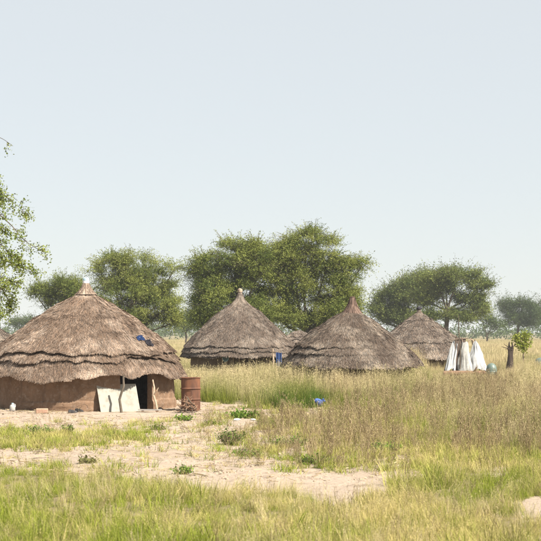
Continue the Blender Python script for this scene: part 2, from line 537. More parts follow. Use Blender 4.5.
# --- hut a: nearest
cx, cy, wr = HC['a']
hut = thing('thatched_hut', 'nearest and largest round mud hut with warm brown thatch and open doorway', 'hut', (cx, cy, 0), 'round thatched huts')
mud_wall(hut, 2.85, 1.28, M['mud'], (math.radians(41), math.radians(12)), 3, .05)
thatch_roof(hut, [(.10, 3.74), (.33, 3.52), (.8, 3.2), (1.5, 2.68), (2.25, 2.10), (2.85, 1.57), (3.08, 1.34), (3.24, 1.03)], [3.42, 3.62], M['thatch_warm'], 2450, .085, .10, 1, sw=.011, squash=.03, eave=lambda t: -.09 * np.exp(-((t - .55) / .35) ** 2) + .10 * np.exp(-((t - 1.15) / .3) ** 2))
bound_cap(hut, 3.66, .24, 3.97, .105, M['thatch_warm'], flange=.11)
mb = MB()
mb.lathe([(.085, 0), (.1, .012), (.1, .13), (.092, .135)], (0, 0, 3.92), 18)
can = mb.build('roof_finial', M['white_tin'], hut, smooth=False)
can['label'] = 'white tin capping the roof peak'
mb = MB(); mb.lathe([(.094, .0), (.104, .006), (.104, .07), (.06, .095), (.002, .1)], (0, 0, 4.055), 18)
mb.build('tin_lid', M['paleblue_tin'], can)
# porch post that props the eave
pxw = gx(121.5, 41.15) - cx
pts, rr = [], []
for q, dx in ((0, 0), (.18, -.035), (.38, -.075), (.55, -.02), (.72, .045), (.9, .03), (1, .03)):
    pts.append((pxw + dx + .0, 41.22 - cy + .2 * q, -.05 + 1.15 * q)); rr.append(.042 - .012 * q)
mb = MB(); mb.tube(pts, rr, 8); mb.build('porch_post', M['bark'], hut)
px2 = gx(158, 41.9) - cx
pts = [(px2, 41.75 - cy, -.03), (px2 - .05, 41.78 - cy, .25), (px2 - .13, 41.85 - cy, .48), (px2 - .12, 41.95 - cy, .72), (px2 - .17, 42.0 - cy, .95)]
mb = MB(); mb.tube(pts, [.035, .03, .032, .026, .022], 7)
mb.tube([pts[2], (px2 - .03, 41.8 - cy, .62), (px2 + .02, 41.8 - cy, .72)], [.022, .018, .012], 6)
mb.build('porch_post', M['stick_pale'], hut)

# --- hut b
cx, cy, wr = HC['b']
hut = thing('thatched_hut', 'tall pointed grey thatched hut standing left of the centre', 'hut', (cx, cy, 0), 'round thatched huts')
mud_wall(hut, 2.45, 1.35, M['mud2'], (math.radians(48), math.radians(9)), 5, .05)
thatch_roof(hut, [(.12, 4.25), (.19, 4.0), (.38, 3.76), (.88, 3.30), (1.4, 2.78), (1.95, 2.28), (2.45, 1.78), (2.78, 1.42), (2.93, 1.2)], [3.72, 3.98, 4.2], M['thatch_grey'], 1200, .065, .045, 2, squash=.02, sw=.015)
cap = bound_cap(hut, 3.98, .19, 4.36, .10, M['thatch_grey'], flange=.02)
mb = MB(); mb.lathe([(.10, 0), (.125, .03), (.12, .16), (.05, .2), (.004, .21)], (0, 0, 4.34), 14, wob=lambda t, z: .1 * math.sin(3 * t))
mb.build('roof_finial', M['stick_pale'], hut)
for i in range(16):
    a = math.radians(-22 + i * 4.1 + random.uniform(-1, 1)); r = 2.56
    pts, rr = crooked((r * math.sin(a), -r * math.cos(a), .0), ((r + .03) * math.sin(a + random.uniform(-.03, .03)), -(r + .03) * math.cos(a), random.uniform(1.2, 1.42)), .035, .028, i, .02, 5)
    mb = MB(); mb.tube(pts, rr, 6); mb.build('wall_stick', M['stick_pale'] if i % 3 else M['stick'], hut)

# --- hut c
cx, cy, wr = HC['c']
hut = thing('thatched_hut', 'squat dark thatched hut with stubby reddish top-knot and stepped left eave', 'hut', (cx, cy, 0), 'round thatched huts')
mud_wall(hut, 2.5, 1.2, M['mud2'], (math.radians(62), math.radians(11)), 6, .05)
thatch_roof(hut, [(.15, 3.36), (.33, 3.2), (.8, 2.92), (1.44, 2.42), (2.1, 1.90), (2.6, 1.48), (2.85, 1.2), (2.97, 1.0)], [2.72, 3.06], M['thatch_dark'], 1350, .05, .06, 3, sw=.013, squash=.028,
            step_fn=lambda th: .006 + .085 * np.clip(np.cos(th + 1.35) - .15, 0, 1))
bound_cap(hut, 3.16, .40, 3.86, .10, M['thatch_red'], tilt=(.03, 0), n=620, flange=.06)

# --- hut d
cx, cy, wr = HC['d']
hut = thing('thatched_hut', 'far thatched hut behind the white cloth shelter, small dark knob on top', 'hut', (cx, cy, 0), 'round thatched huts')
mud_wall(hut, 2.6, 1.5, M['mud2'], None, 7, .05)
thatch_roof(hut, [(.1, 3.72), (.22, 3.58), (.6, 3.30), (1.25, 2.80), (2.0, 2.26), (2.75, 1.72), (3.05, 1.4), (3.28, .72)], [1.0, 3.35], M['thatch_grey'], 300, .05, .05, 4, sw=.034)
bound_cap(hut, 3.58, .2, 3.82, .12, M['thatch_dark'], n=200, flange=.02)
mb = MB(); mb.lathe([(.09, 0), (.17, .05), (.18, .12), (.1, .2), (.003, .22)], (0, 0, 3.82), 14, wob=lambda t, z: .15 * math.sin(3 * t + 8 * z))
mb.build('roof_finial', M['dark_cloth'], hut)

# --- hut e, half hidden
cx, cy, wr = HC['e']
hut = thing('thatched_hut', 'low pale stepped thatch roof peeping between the two central huts', 'hut', (cx, cy, 0), 'round thatched huts')
mud_wall(hut, 2.0, 1.0, M['mud2'], None, 8, .05)
thatch_roof(hut, [(.08, 2.5), (.3, 2.38), (.8, 2.02), (1.5, 1.5), (2.1, 1.05), (2.3, .8)], [.55, .95, 1.35, 1.75, 2.15], M['thatch_grey'], 260, .06, .03, 5, sw=.036)

# --- hut f, cut by the left edge
cx, cy, wr = HC['f']
hut = thing('thatched_hut', 'distant dark thatched roof cut off by the left edge of the picture', 'hut', (cx, cy, 0), 'round thatched huts')
mud_wall(hut, 2.5, 1.3, M['mud2'], None, 9, .05)
thatch_roof(hut, [(.1, 3.7), (.3, 3.5), (.9, 3.1), (1.7, 2.6), (2.4, 2.1), (2.95, 1.55), (3.1, 1.3)], [3.2], M['thatch_dark'], 200, .05, .04, 6, sw=.04)
bound_cap(hut, 3.55, .18, 3.9, .09, M['thatch_dark'], n=120)

# ------------------------------------------------------------------ things round the nearest hut
cx, cy, wr = HC['a']
# white board leaning under the eave
b0 = Vector((gx(100.8, 41.40), 41.40, .015)); b1 = Vector((gx(140.3, 41.95), 41.95, .015))
u = (b1 - b0); wid = u.length; u.normalize()
back = Vector((-u.y, u.x, 0))
up = (Vector((0, 0, .80)) + back * .40); hgt = up.length; up.normalize()
nor = u.cross(up).normalized()
bd = thing('leaning_board', 'white board leaning against the hut wall beside the doorway', 'board', b0)
def slab(name, ox, oz, w, h, t, d0, m, parent):
    mb = MB(); vs_ = []
    for d in (d0, d0 + t):
        for (a, b) in ((ox, oz), (ox + w, oz), (ox + w, oz + h), (ox, oz + h)):
            vs_.append(u * a + up * b + nor * d)
    mb.add(vs_, [(0, 1, 2, 3), (7, 6, 5, 4), (0, 4, 5, 1), (1, 5, 6, 2), (2, 6, 7, 3), (3, 7, 4, 0)])
    return mb.build(name, m, parent)
pn = slab('panel', 0, 0, wid, hgt, -.022, 0, M['board'], bd)
slab('backing_batten', .06, .1, wid - .12, .05, -.02, -.026, M['board_edge'], bd)
slab('backing_batten', .06, hgt - .18, wid - .12, .05, -.02, -.026, M['board_edge'], bd)
slab('edge_strip', 0, -.018, wid, .016, -.03, .003, M['board_edge'], bd)

# oil drum
dx, dy = gx(190.7, 42.4), 42.4
mb = MB()
pr = []
for z in np.linspace(0, 1.0, 41):
    r = .293
    for zr in (.33, .66):
        r += .014 * math.exp(-((z - zr) / .018) ** 2)
    pr.append((r, float(z)))
pr = [(.27, .0)] + [(.3, .012)] + pr[2:-1] + [(.302, .99), (.302, 1.0), (.286, 1.0), (.284, .97), (.28, .05), (.002, .045)]
mb.lathe(pr, (0, 0, 0), 36, wob=lambda t, z: .012 * math.sin(3 * t + 4 * z) + (-.035 if abs(t - 4.4) < .35 and .4 < z < .6 else 0))
dr = thing('oil_drum', 'rusty red-brown steel oil drum standing beside the nearest hut', 'drum', (dx, dy, .01))
mb.build('drum_body', M['rust'], dr, smooth=False)
for zr in (.33, .66):
    mb = MB(); mb.lathe([(.300, -.018), (.317, -.006), (.317, .006), (.300, .018)], (0, 0, zr), 36, wob=lambda t, z: .012 * math.sin(3 * t + 4 * zr)); mb.build('rolling_hoop', M['rust'], dr)
mb = MB(); mb.lathe([(.303, -.012), (.313, -.004), (.313, .008), (.303, .014)], (0, 0, .985), 36, wob=lambda t, z: .012 * math.sin(3 * t + 4)); mb.build('rim', M['rust'], dr)

# heap of brushwood in front of drum
bw = thing('brushwood_heap', 'small heap of dry brown sticks piled in front of the rusty drum', 'firewood', (gx(189, 41.5), 41.5, 0))
rg = random.Random(4)
for i in range(46):
    a = rg.uniform(0, math.pi); x0 = rg.uniform(-.22, .2); hgt_ = rg.uniform(.02, .55) * (1 - abs(x0) * 1.2)
    L = rg.uniform(.25, .55); el = rg.uniform(-.3, 1.0)
    d = Vector((math.cos(a) * math.cos(el), math.sin(a) * math.cos(el) * .7, math.sin(el))) * L
    p = Vector((x0, rg.uniform(-.18, .18), max(.02, hgt_ * .6)))
    p0 = p - d * .35; p0.z = max(.01, p0.z); p1 = p + d * .65; p1.z = min(max(.02, p1.z), .62)
    pts, rr = crooked(p0, p1, .016, .008, i, .03, 5)
    mb = MB(); mb.tube(pts, rr, 5)
    if i % 2: mb.tube([pts[2], Vector(pts[3]) + Vector((rg.uniform(-.1, .1), -.04, .08))], [.009, .004], 4)
    mb.build('stick', M['brown_wood'] if i % 4 else M['bark'], bw)

def roof_pt(r, z, th): return Vector((cx + r * math.sin(th), cy - r * math.cos(th), z))
def crumple(name, label, cat, c, w, h, n_, slope, th, m, seed, amp=.05):
    """crumpled sheet lying on a slope facing angle th"""
    rg = np.random.default_rng(seed)
    tx = Vector((math.cos(th), math.sin(th), 0)); out_ = Vector((math.sin(th), -math.cos(th), 0))
    dn = (out_ * math.cos(slope) - Vector((0, 0, 1)) * math.sin(slope)); nn = tx.cross(dn); nn = nn if nn.z > 0 else -nn
    n = n_; V = []; mask = []
    for i in range(n):
        for j in range(n):
            a, b = i / (n - 1) - .5, j / (n - 1) - .5
            ang = math.atan2(b, a); sq = 1 - .25 * math.sin(3 * ang + seed) * math.hypot(a, b)
            edge_ = max(0, 1 - (2 * max(abs(a), abs(b))) ** 3)
            hh = (float(vnoise(np.array(a * 7.), np.array(b * 7.), seed)) + .5 * float(vnoise(np.array(a * 15.), np.array(b * 15.), seed + 1))) * amp * (.35 + edge_)
            V.append(tx * (a * w * sq) + dn * (b * h * sq) + nn * (hh + .012))
    Q = [(i * n + j, (i + 1) * n + j, (i + 1) * n + j + 1, i * n + j + 1) for i in range(n - 1) for j in range(n - 1)]
    o = len(V)
    V2 = V + [v - nn * .006 for v in V]
    Q2 = Q + [tuple(k + o for k in reversed(q)) for q in Q]
    mb = MB(); mb.add(V2, Q2)
    ob = mb.build(name, m); ob.location = c
    tag(ob, label, cat)
    return ob
crumple('plastic_sheet', 'crumpled blue plastic lying on the nearest thatched roof', 'plastic sheet', roof_pt(2.36, 2.17, math.radians(52)), .26, .18, 14, .65, math.radians(52), M['blue'], 3, .10)
crumple('rag', 'dark rag on the nearest roof beside the blue plastic', 'rag', roof_pt(2.52, 2.03, math.radians(57)), .22, .26, 14, .68, math.radians(57), M['dark_cloth'], 8, .09)

# plank and threshold by the door
pk = thing('loose_plank', 'greyed plank lying on the ground in front of the doorway', 'plank', (gx(150, 41.75), 41.75, .0))
mb = MB(); mb.box((0, 0, .05), (.72, .14, .035), math.radians(6)); mb.build('board', M['grey_wood'], pk)
mb = MB(); mb.box((-.22, .0, .016), (.07, .16, .03), math.radians(6)); mb.build('bearer', M['brown_wood'], pk)
mb = MB(); mb.box((.2, .03, .016), (.07, .16, .03), math.radians(6)); mb.build('bearer', M['brown_wood'], pk)

# shoes
def shoe(label, x, y, rz):
    t = thing('shoe', label, 'shoe', (x, y, float(ground_h(x, y)) + .004), 'pair of black shoes before the hut')
    t.rotation_euler[2] = rz
    out_ = [(-.13, .035), (-.12, .045), (-.05, .038), (.03, .045), (.1, .05), (.14, .035), (.155, 0)]
    ring = out_ + [(a, -b) for a, b in reversed(out_[:-1])]
    def ext(z0, z1, s0, s1):
        mb = MB(); n = len(ring)
        mb.add([(a * s0, b * s0, z0) for a, b in ring] + [(a * s1, b * s1, z1) for a, b in ring],
               [(i, (i + 1) % n, n + (i + 1) % n, n + i) for i in range(n)] + [tuple(range(n - 1, -1, -1)), tuple(range(n, 2 * n))])
        return mb
    ext(0, .025, 1, 1.02).build('sole', M['shoe'], t)
    mb = MB(); n = len(ring)
    hs = [.10, .10, .10, .085, .06, .05, .045] + [.05, .06, .085, .10, .10, .10]
    mb.add([(a * .97, b * .97, .025) for a, b in ring] + [(a * .9, b * .62, hh) for (a, b), hh in zip(ring, hs)],
           [(i, (i + 1) % n, n + (i + 1) % n, n + i) for i in range(n)] + [(n + 2, n + 3, n + 4, n + 5, n + 6, n + 7, n + 8, n + 9, n + 10)])
    mb.build('upper', M['shoe'], t)
shoe('left one of two black shoes on bare earth before the hut', gx(72.5, 41.2), 41.2, .25)
shoe('right one of two black shoes on bare earth before the hut', gx(79.0, 41.35), 41.35, -.3)
# clay block
x, y = gx(42, 41.0), 41.0
mb = MB(); mb.box((0, 0, .075), (.36, .16, .15), .12)
bk = mb.build('clay_block', M['brick']); bk.location = (x, y, float(ground_h(x, y)) - .005)
bk.modifiers.new('b', 'BEVEL').width = .02
tag(bk, 'reddish clay block on the bare ground before the shaded wall', 'block')
# small pale jug at far left of the wall
x, y = gx(12.5, 41.6), 41.6
jg = thing('water_jug', 'small pale plastic jug at the foot of the shaded hut wall', 'jug', (x, y, float(ground_h(x, y))))
mb = MB(); mb.lathe([(.002, 0), (.075, .005), (.085, .03), (.085, .15), (.06, .19), (.03, .205), (.03, .225)], n=16); mb.build('body', M['beige_cloth'], jg, smooth=True)
mb = MB(); mb.lathe([(.034, .22), (.034, .245), (.002, .247)], n=12); mb.build('cap', M['paleblue_tin'], jg)
mb = MB(); mb.tube([(.03, 0, .215), (.075, 0, .21), (.09, 0, .17), (.084, 0, .12)], .01, 6); mb.build('handle', M['grey_cloth'], jg)

# blue plastic bag in the grass
bx_, by_ = gx(316, 43.6), 43.6
bag = thing('plastic_bag', 'blue plastic bag caught in the dry weeds right of the clearing', 'plastic bag', (bx_, by_, float(ground_h(bx_, by_))))
def bagw(t, z): return .22 * (float(vnoise(np.array(t * 2.2 + 9), np.array(z * 9.), 4)) - .5) + .16 * math.sin(3 * t + 9 * z) + .07 * math.sin(9 * t + 20 * z)
mb = MB(); mb.lathe([(.01, .0), (.10, .01), (.135, .06), (.13, .13), (.09, .19), (.035, .225), (.028, .235)], n=26, wob=bagw, tilt=(.15, .1)); mb.build('bag_body', M['blue_pale'], bag, smooth=False)
bag.rotation_euler = (.25, 1.05, .5); bag.location.z += .10
mb = MB(); mb.lathe([(.026, .23), (.05, .25), (.075, .29), (.05, .30)], n=14, wob=lambda t, z: .4 * math.sin(4 * t), tilt=(.15, .1)); mb.build('knotted_top', M['blue_pale'], bag)

def lump(name, label, cat, px, py, s, m, seed, group=None):
    Y = Yg(py); x = gx(px, Y)
    mb = MB()
    mb.lathe([(.002, -.3), (.7, -.2), (1, .05), (.85, .35), (.5, .55), (.002, .6)], n=10, wob=lambda t, z: .22 * math.sin(2 * t + seed) + .12 * math.sin(5 * t + 3 * z))
    o = mb.build(name, m); o.scale = (s * 1.25, s, s * .8); o.location = (x, Y, float(ground_h(x, Y)) + s * .1); o.rotation_euler[2] = seed
    tag(o, label, cat, group); return o
lump('pale_stone', 'left of two white stones on bare earth by green weeds', 'stone', 237, 421.5, .10, M['white_stone'], 1, 'white stones on the path')
lump('pale_stone', 'right of two white stones on bare earth by green weeds', 'stone', 253, 421.5, .075, M['white_stone'], 2.2, 'white stones on the path')

# ------------------------------------------------------------------ things near the middle huts
# blue cloth on pole at hut b
Y = 65.0
x = gx(277, Y)
bc = thing('hanging_cloth', 'bright blue cloth hanging on a pole between the two central huts', 'cloth', (x, Y, 0))
mb = MB(); pts, rr = crooked((-.17, 0, 0), (-.2, 0, 1.62), .05, .04, 3, .02); mb.tube(pts, rr, 7); mb.build('pole', M['stick_pale'], bc)
mb = MB(); pts, rr = crooked((-.28, -.02, 1.48), (.24, -.02, 1.42), .025, .02, 4, .01); mb.tube(pts, rr, 6); mb.build('cross_bar', M['stick'], bc)
def drape(name, m, parent, tl, tr, br, bl, nu=14, nv=12, fold=.04, nf=4, bulge=0., thick=.008, seed=0, sag=.0, rag=.0):
    """a sheet hung between four corners, with folds"""
    tl, tr, br, bl = map(Vector, (tl, tr, br, bl)); nrm_ = (tr - tl).cross(bl - tl).normalized()
    rg = random.Random(seed); ph = rg.uniform(0, 6)
    V = []
    for i in range(nu):
        for j in range(nv):
            a, b = i / (nu - 1), j / (nv - 1)
            b2 = b * (1 - rag * (.5 + .5 * math.sin(a * 9 + ph)) * 1.0)
            p = tl.lerp(tr, a).lerp(bl.lerp(br, a), b2)
            p += nrm_ * (fold * math.sin(a * nf * 6.283 + ph + b * 1.3) * (.3 + b * .7) - bulge * math.sin(math.pi * b) * math.sin(math.pi * a))
            p.z -= sag * math.sin(math.pi * a) * (1 - b)
            V.append(p)
    Q = [(i * nv + j, (i + 1) * nv + j, (i + 1) * nv + j + 1, i * nv + j + 1) for i in range(nu - 1) for j in range(nv - 1)]
    o = len(V); V += [v + nrm_ * thick for v in V]
    mb = MB(); mb.add(V, Q + [tuple(k + o for k in reversed(q)) for q in Q])
    return mb.build(name, m, parent, smooth=True)
drape('cloth', M['blue'], bc, (-.05, -.04, 1.45), (.22, -.04, 1.43), (.25, -.06, .55), (-.02, -.06, .6), fold=.035, nf=2, seed=2, rag=.1)
# turquoise basin by hut b
bs_ = thing('plastic_basin', 'faded turquoise basin hung on the stick wall of the tall pointed hut', 'basin', (gx(225.5, 65.2), 65.2, 1.15))
mb = MB(); mb.lathe([(.015, .06), (.08, .06), (.125, 0), (.14, -.005), (.132, .012)], n=18); o = mb.build('bowl', M['teal'], bs_, True); o.rotation_euler = (math.radians(-95), 0, 0); o.location = (0, -.0, 0)
mb = MB(); mb.lathe([(.131, -.012), (.146, -.006), (.146, .008), (.131, .012)], n=18); o2 = mb.build('rim', M['paleblue_tin'], bs_); o2.rotation_euler = o.rotation_euler

# white cloth shelter
Y = 74.0
x0 = gx(464, Y)
def L(px, py, dy=0.0): return (gx(px, Y) - x0, dy, gz(py, Y))
sh = thing('cloth_shelter', 'ragged stick frame hung with white, grey and beige cloth in tall grass', 'shelter', (x0, Y, 0))
legs = [(L(441, 376, -.5), L(455, 340, .1)), (L(448, 376, .7), L(457, 336, .15)), (L(486.5, 376, -.4), L(475, 339.5, .1)), (L(484, 376, .8), L(472, 338, .2)), (L(463, 376, -.75), L(462, 337, .1))]
for i, (a, b) in enumerate(legs):
    a = (a[0], a[1], -.05)
    pts, rr = crooked(a, b, .045, .03, 20 + i, .02); mb = MB(); mb.tube(pts, rr, 6); mb.build('pole', M['stick'], sh)
pts, rr = crooked((L(459.5, 376)[0], -.55, -.05), L(458.0, 315, -.2), .045, .018, 31, .03, 9)
mb = MB(); mb.tube(pts, rr, 6); mb.build('tall_pole', M['bark'], sh)
pts, rr = crooked(L(455, 339.5, .05), L(469, 338.5, .05), .03, .025, 33, .01); mb = MB(); mb.tube(pts, rr, 6); mb.build('ridge_pole', M['stick'], sh)
# bent hoop at the top right
hp = [L(467.5, 345, -.05), L(468.5, 340.5, -.05), L(470.5, 339.3, -.05), L(473, 340.5, -.05), L(474, 344, -.05), L(472.5, 347, -.05)]
mb = MB(); mb.tube(hp, .03, 6); mb.build('bent_hoop', M['stick_pale'], sh)
def cone_sheet(name, m, parent, top, r0, bot, r1, a0, a1, fold, nf, seed, power=.8, ragged=.05, nu=34, nv=16):
    """cloth hung from a point and spreading round its poles, with hanging folds"""
    top, bot = Vector(top), Vector(bot); rg = random.Random(seed); ph = rg.uniform(0, 6); V = []
    for i in range(nu):
        for j in range(nv):
            u_, v_ = i / (nu - 1), j / (nv - 1)
            an = math.radians(a0 + (a1 - a0) * u_); vv = v_ * (1 - ragged * (.5 + .5 * math.sin(u_ * 11 + ph)))
            rr = r0 + (r1 - r0) * vv ** power + fold * math.sin(u_ * nf * 6.283 + ph + vv * 1.5) * vv + .25 * fold * math.sin(u_ * nf * 17 + 5 * vv)
            rr *= 1 + .30 * (float(vnoise(np.array(u_ * 5.), np.array(vv * 4. + seed), seed)) - .5) + .22 * (float(vnoise(np.array(u_ * 13.), np.array(vv * 5. + seed), seed + 2)) - .5)
            c = top.lerp(bot, vv) + Vector((.09 * (float(vnoise(np.array(3.), np.array(vv * 3.5 + seed), seed)) - .5), 0, 0))
            V.append(Vector((c.x + rr * math.sin(an), c.y - rr * math.cos(an) * .8, c.z + .03 * math.sin(u_ * 9 + ph) * (1 - vv))))
    Q = [(i * nv + j, (i + 1) * nv + j, (i + 1) * nv + j + 1, i * nv + j + 1) for i in range(nu - 1) for j in range(nv - 1)]
    o = len(V); V += [v + Vector((0, .008, 0)) for v in V]
    mb = MB(); mb.add(V, Q + [tuple(k + o for k in reversed(q)) for q in Q])
    return mb.build(name, m, parent, smooth=True)
cone_sheet('left_cloth', M['white_cloth'], sh, L(453, 341, -.1), .04, L(447, 372, -.45), .33, -75, 80, .02, 2, 3, .95, .12)
cone_sheet('cloth_strip', M['white_cloth'], sh, L(457, 343.5, -.2), .03, L(452, 372, -.62), .12, -80, 85, .02, 1, 5, 1.1, .15)
cone_sheet('right_cloth', M['white_cloth'], sh, L(474.6, 341, -.05), .05, L(477.2, 371.5, -.3), .55, -85, 88, .025, 2, 9, .75, .1)
drape('reed_mat', M['dark_mat'], sh, L(457, 338, .1), L(466, 338, .1), L(465, 374, -.5), L(450, 374, -.45), fold=.02, nf=5, seed=6)
cone_sheet('beige_cloth', M['beige_cloth'], sh, L(464.5, 342, -.05), .12, L(464, 373, -.4), .46, -85, 85, .02, 2, 7, .8, .1)
lg = thing('fallen_log', 'brown log lying along the front of the white cloth shelter', 'log', (x0, Y - 1.1, 0))
pts, rr = crooked((L(441, 370)[0], 0, .22), (L(487, 370)[0], .1, .26), .13, .10, 9, .03, 9)
mb = MB(); mb.tube(pts, rr, 9); mb.build('trunk', M['brown_wood'], lg)
mb = MB(); mb.tube([pts[5], pts[5] + Vector((.15, -.1, .18)), pts[5] + Vector((.2, -.15, .32))], [.06, .045, .03], 7); mb.build('branch_stub', M['brown_wood'], lg)

def tub(label, px, py_top, Y, r, hgt, seed):
    t = thing('water_tub', label, 'tub', (gx(px, Y), Y, 0), 'pale green plastic tubs in the field')
    mb = MB(); z1 = gz(py_top, Y)
    prof = [(r * .95, 0), (r * 1.02, z1 * .35), (r * .98, z1 * .6), (r * .8, z1 * .83), (r * .42, z1 * .96), (.003, z1)]
    mb.lathe(prof, n=24); mb.build('body', M['teal'], t, smooth=True)
    mb = MB(); mb.lathe([(r * 1.0, z1 * .4 - .03), (r * 1.06, z1 * .4), (r * 1.0, z1 * .4 + .03)], n=24); mb.build('band', M['teal'], t)
tub('pale green domed tub standing right of the cloth shelter', 491.5, 363, 73.0, .29, .5, 1)
tub('pale green domed tub at the right edge of the picture', 541, 357.5, 88.0, .42, .5, 2)

# broken stump
Y = 82.0
st = thing('broken_stump', 'dark broken tree stump standing in the tall dry grass', 'stump', (gx(509.5, Y), Y, 0))
zt = gz(346, Y)
mb = MB()
mb.lathe([(.30, -.05), (.22, .25), (.17, .7), (.15, zt * .7), (.17, zt * .88), (.18, zt * .95)], n=14, wob=lambda t, z: .16 * math.sin(3 * t + 2 * z) + .1 * math.sin(7 * t), tilt=(.04, 0))
for k in range(9):
    t = k / 9 * 6.283; r = .12
    mb.tube([(.07 + r * math.cos(t), r * math.sin(t), zt * .85), (.07 + r * .9 * math.cos(t), r * .9 * math.sin(t), zt + random.uniform(-.05, .28))], [.06, .012], 5)
mb.build('trunk', M['dark_bark'], st)
for (dx_, dz_) in ((-.55, .12), (-.42, .3), (.3, .28), (-.3, -.02)):
    mb = MB(); pts, rr = crooked((.05, -.1, zt * .88), (.05 + dx_, -.2, zt * .9 + dz_), .035, .012, int(dx_ * 100), .03, 5); mb.tube(pts, rr, 5); mb.build('broken_branch', M['dark_bark'], st)

# ------------------------------------------------------------------ trees
def leaves_on(P, D, n_leaf, Lsh, size, rg, droop=.5, colA=(.1, .15, .03), colB=(.18, .22, .05), aspect=.42, hue=None, lmul=None):
    """P shoot origins (n,3), D unit directions (n,3) -> leaf rhombs V, Q, C"""
    n = len(P)
    Ls = Lsh * (rg.uniform(.55, 1.25, n) if lmul is None else lmul)
    t = (np.arange(n_leaf) + .5) / n_leaf
    T = np.clip(t[None] + rg.normal(0, .04, (n, n_leaf)), .02, 1.05)
    dist = T * Ls[:, None]
    pos = P[:, None] + D[:, None] * dist[..., None]
    pos[..., 2] -= droop * dist ** 2 / np.maximum(Ls, Lsh)[:, None] * .55
    pos += rg.normal(0, size * .55, pos.shape)
    pos = pos.reshape(-1, 3); N_ = len(pos)
    ax = np.repeat(D, n_leaf, 0) * .5 + rg.normal(0, .75, (N_, 3)); ax[:, 2] -= droop * .35
    ax /= np.linalg.norm(ax, axis=1, keepdims=True)
    q = rg.normal(0, 1, (N_, 3)); q[:, 2] *= .6
    b = np.cross(ax, q); b /= np.linalg.norm(b, axis=1, keepdims=True) + 1e-9
    s = size * rg.uniform(.6, 1.35, N_)[:, None]
    V = np.stack([pos - ax * s * .5, pos + b * s * aspect * .5, pos + ax * s * .5, pos - b * s * aspect * .5], 1).reshape(-1, 3)
    Q = np.arange(N_ * 4).reshape(-1, 4)
    k = np.clip(np.repeat(rg.normal(.5, .28, n) if hue is None else hue, n_leaf) + rg.normal(0, .18, N_), 0, 1)[:, None]
    C = np.array(colA) * (1 - k) + np.array(colB) * k
    return V, Q, np.repeat(C, 4, 0)

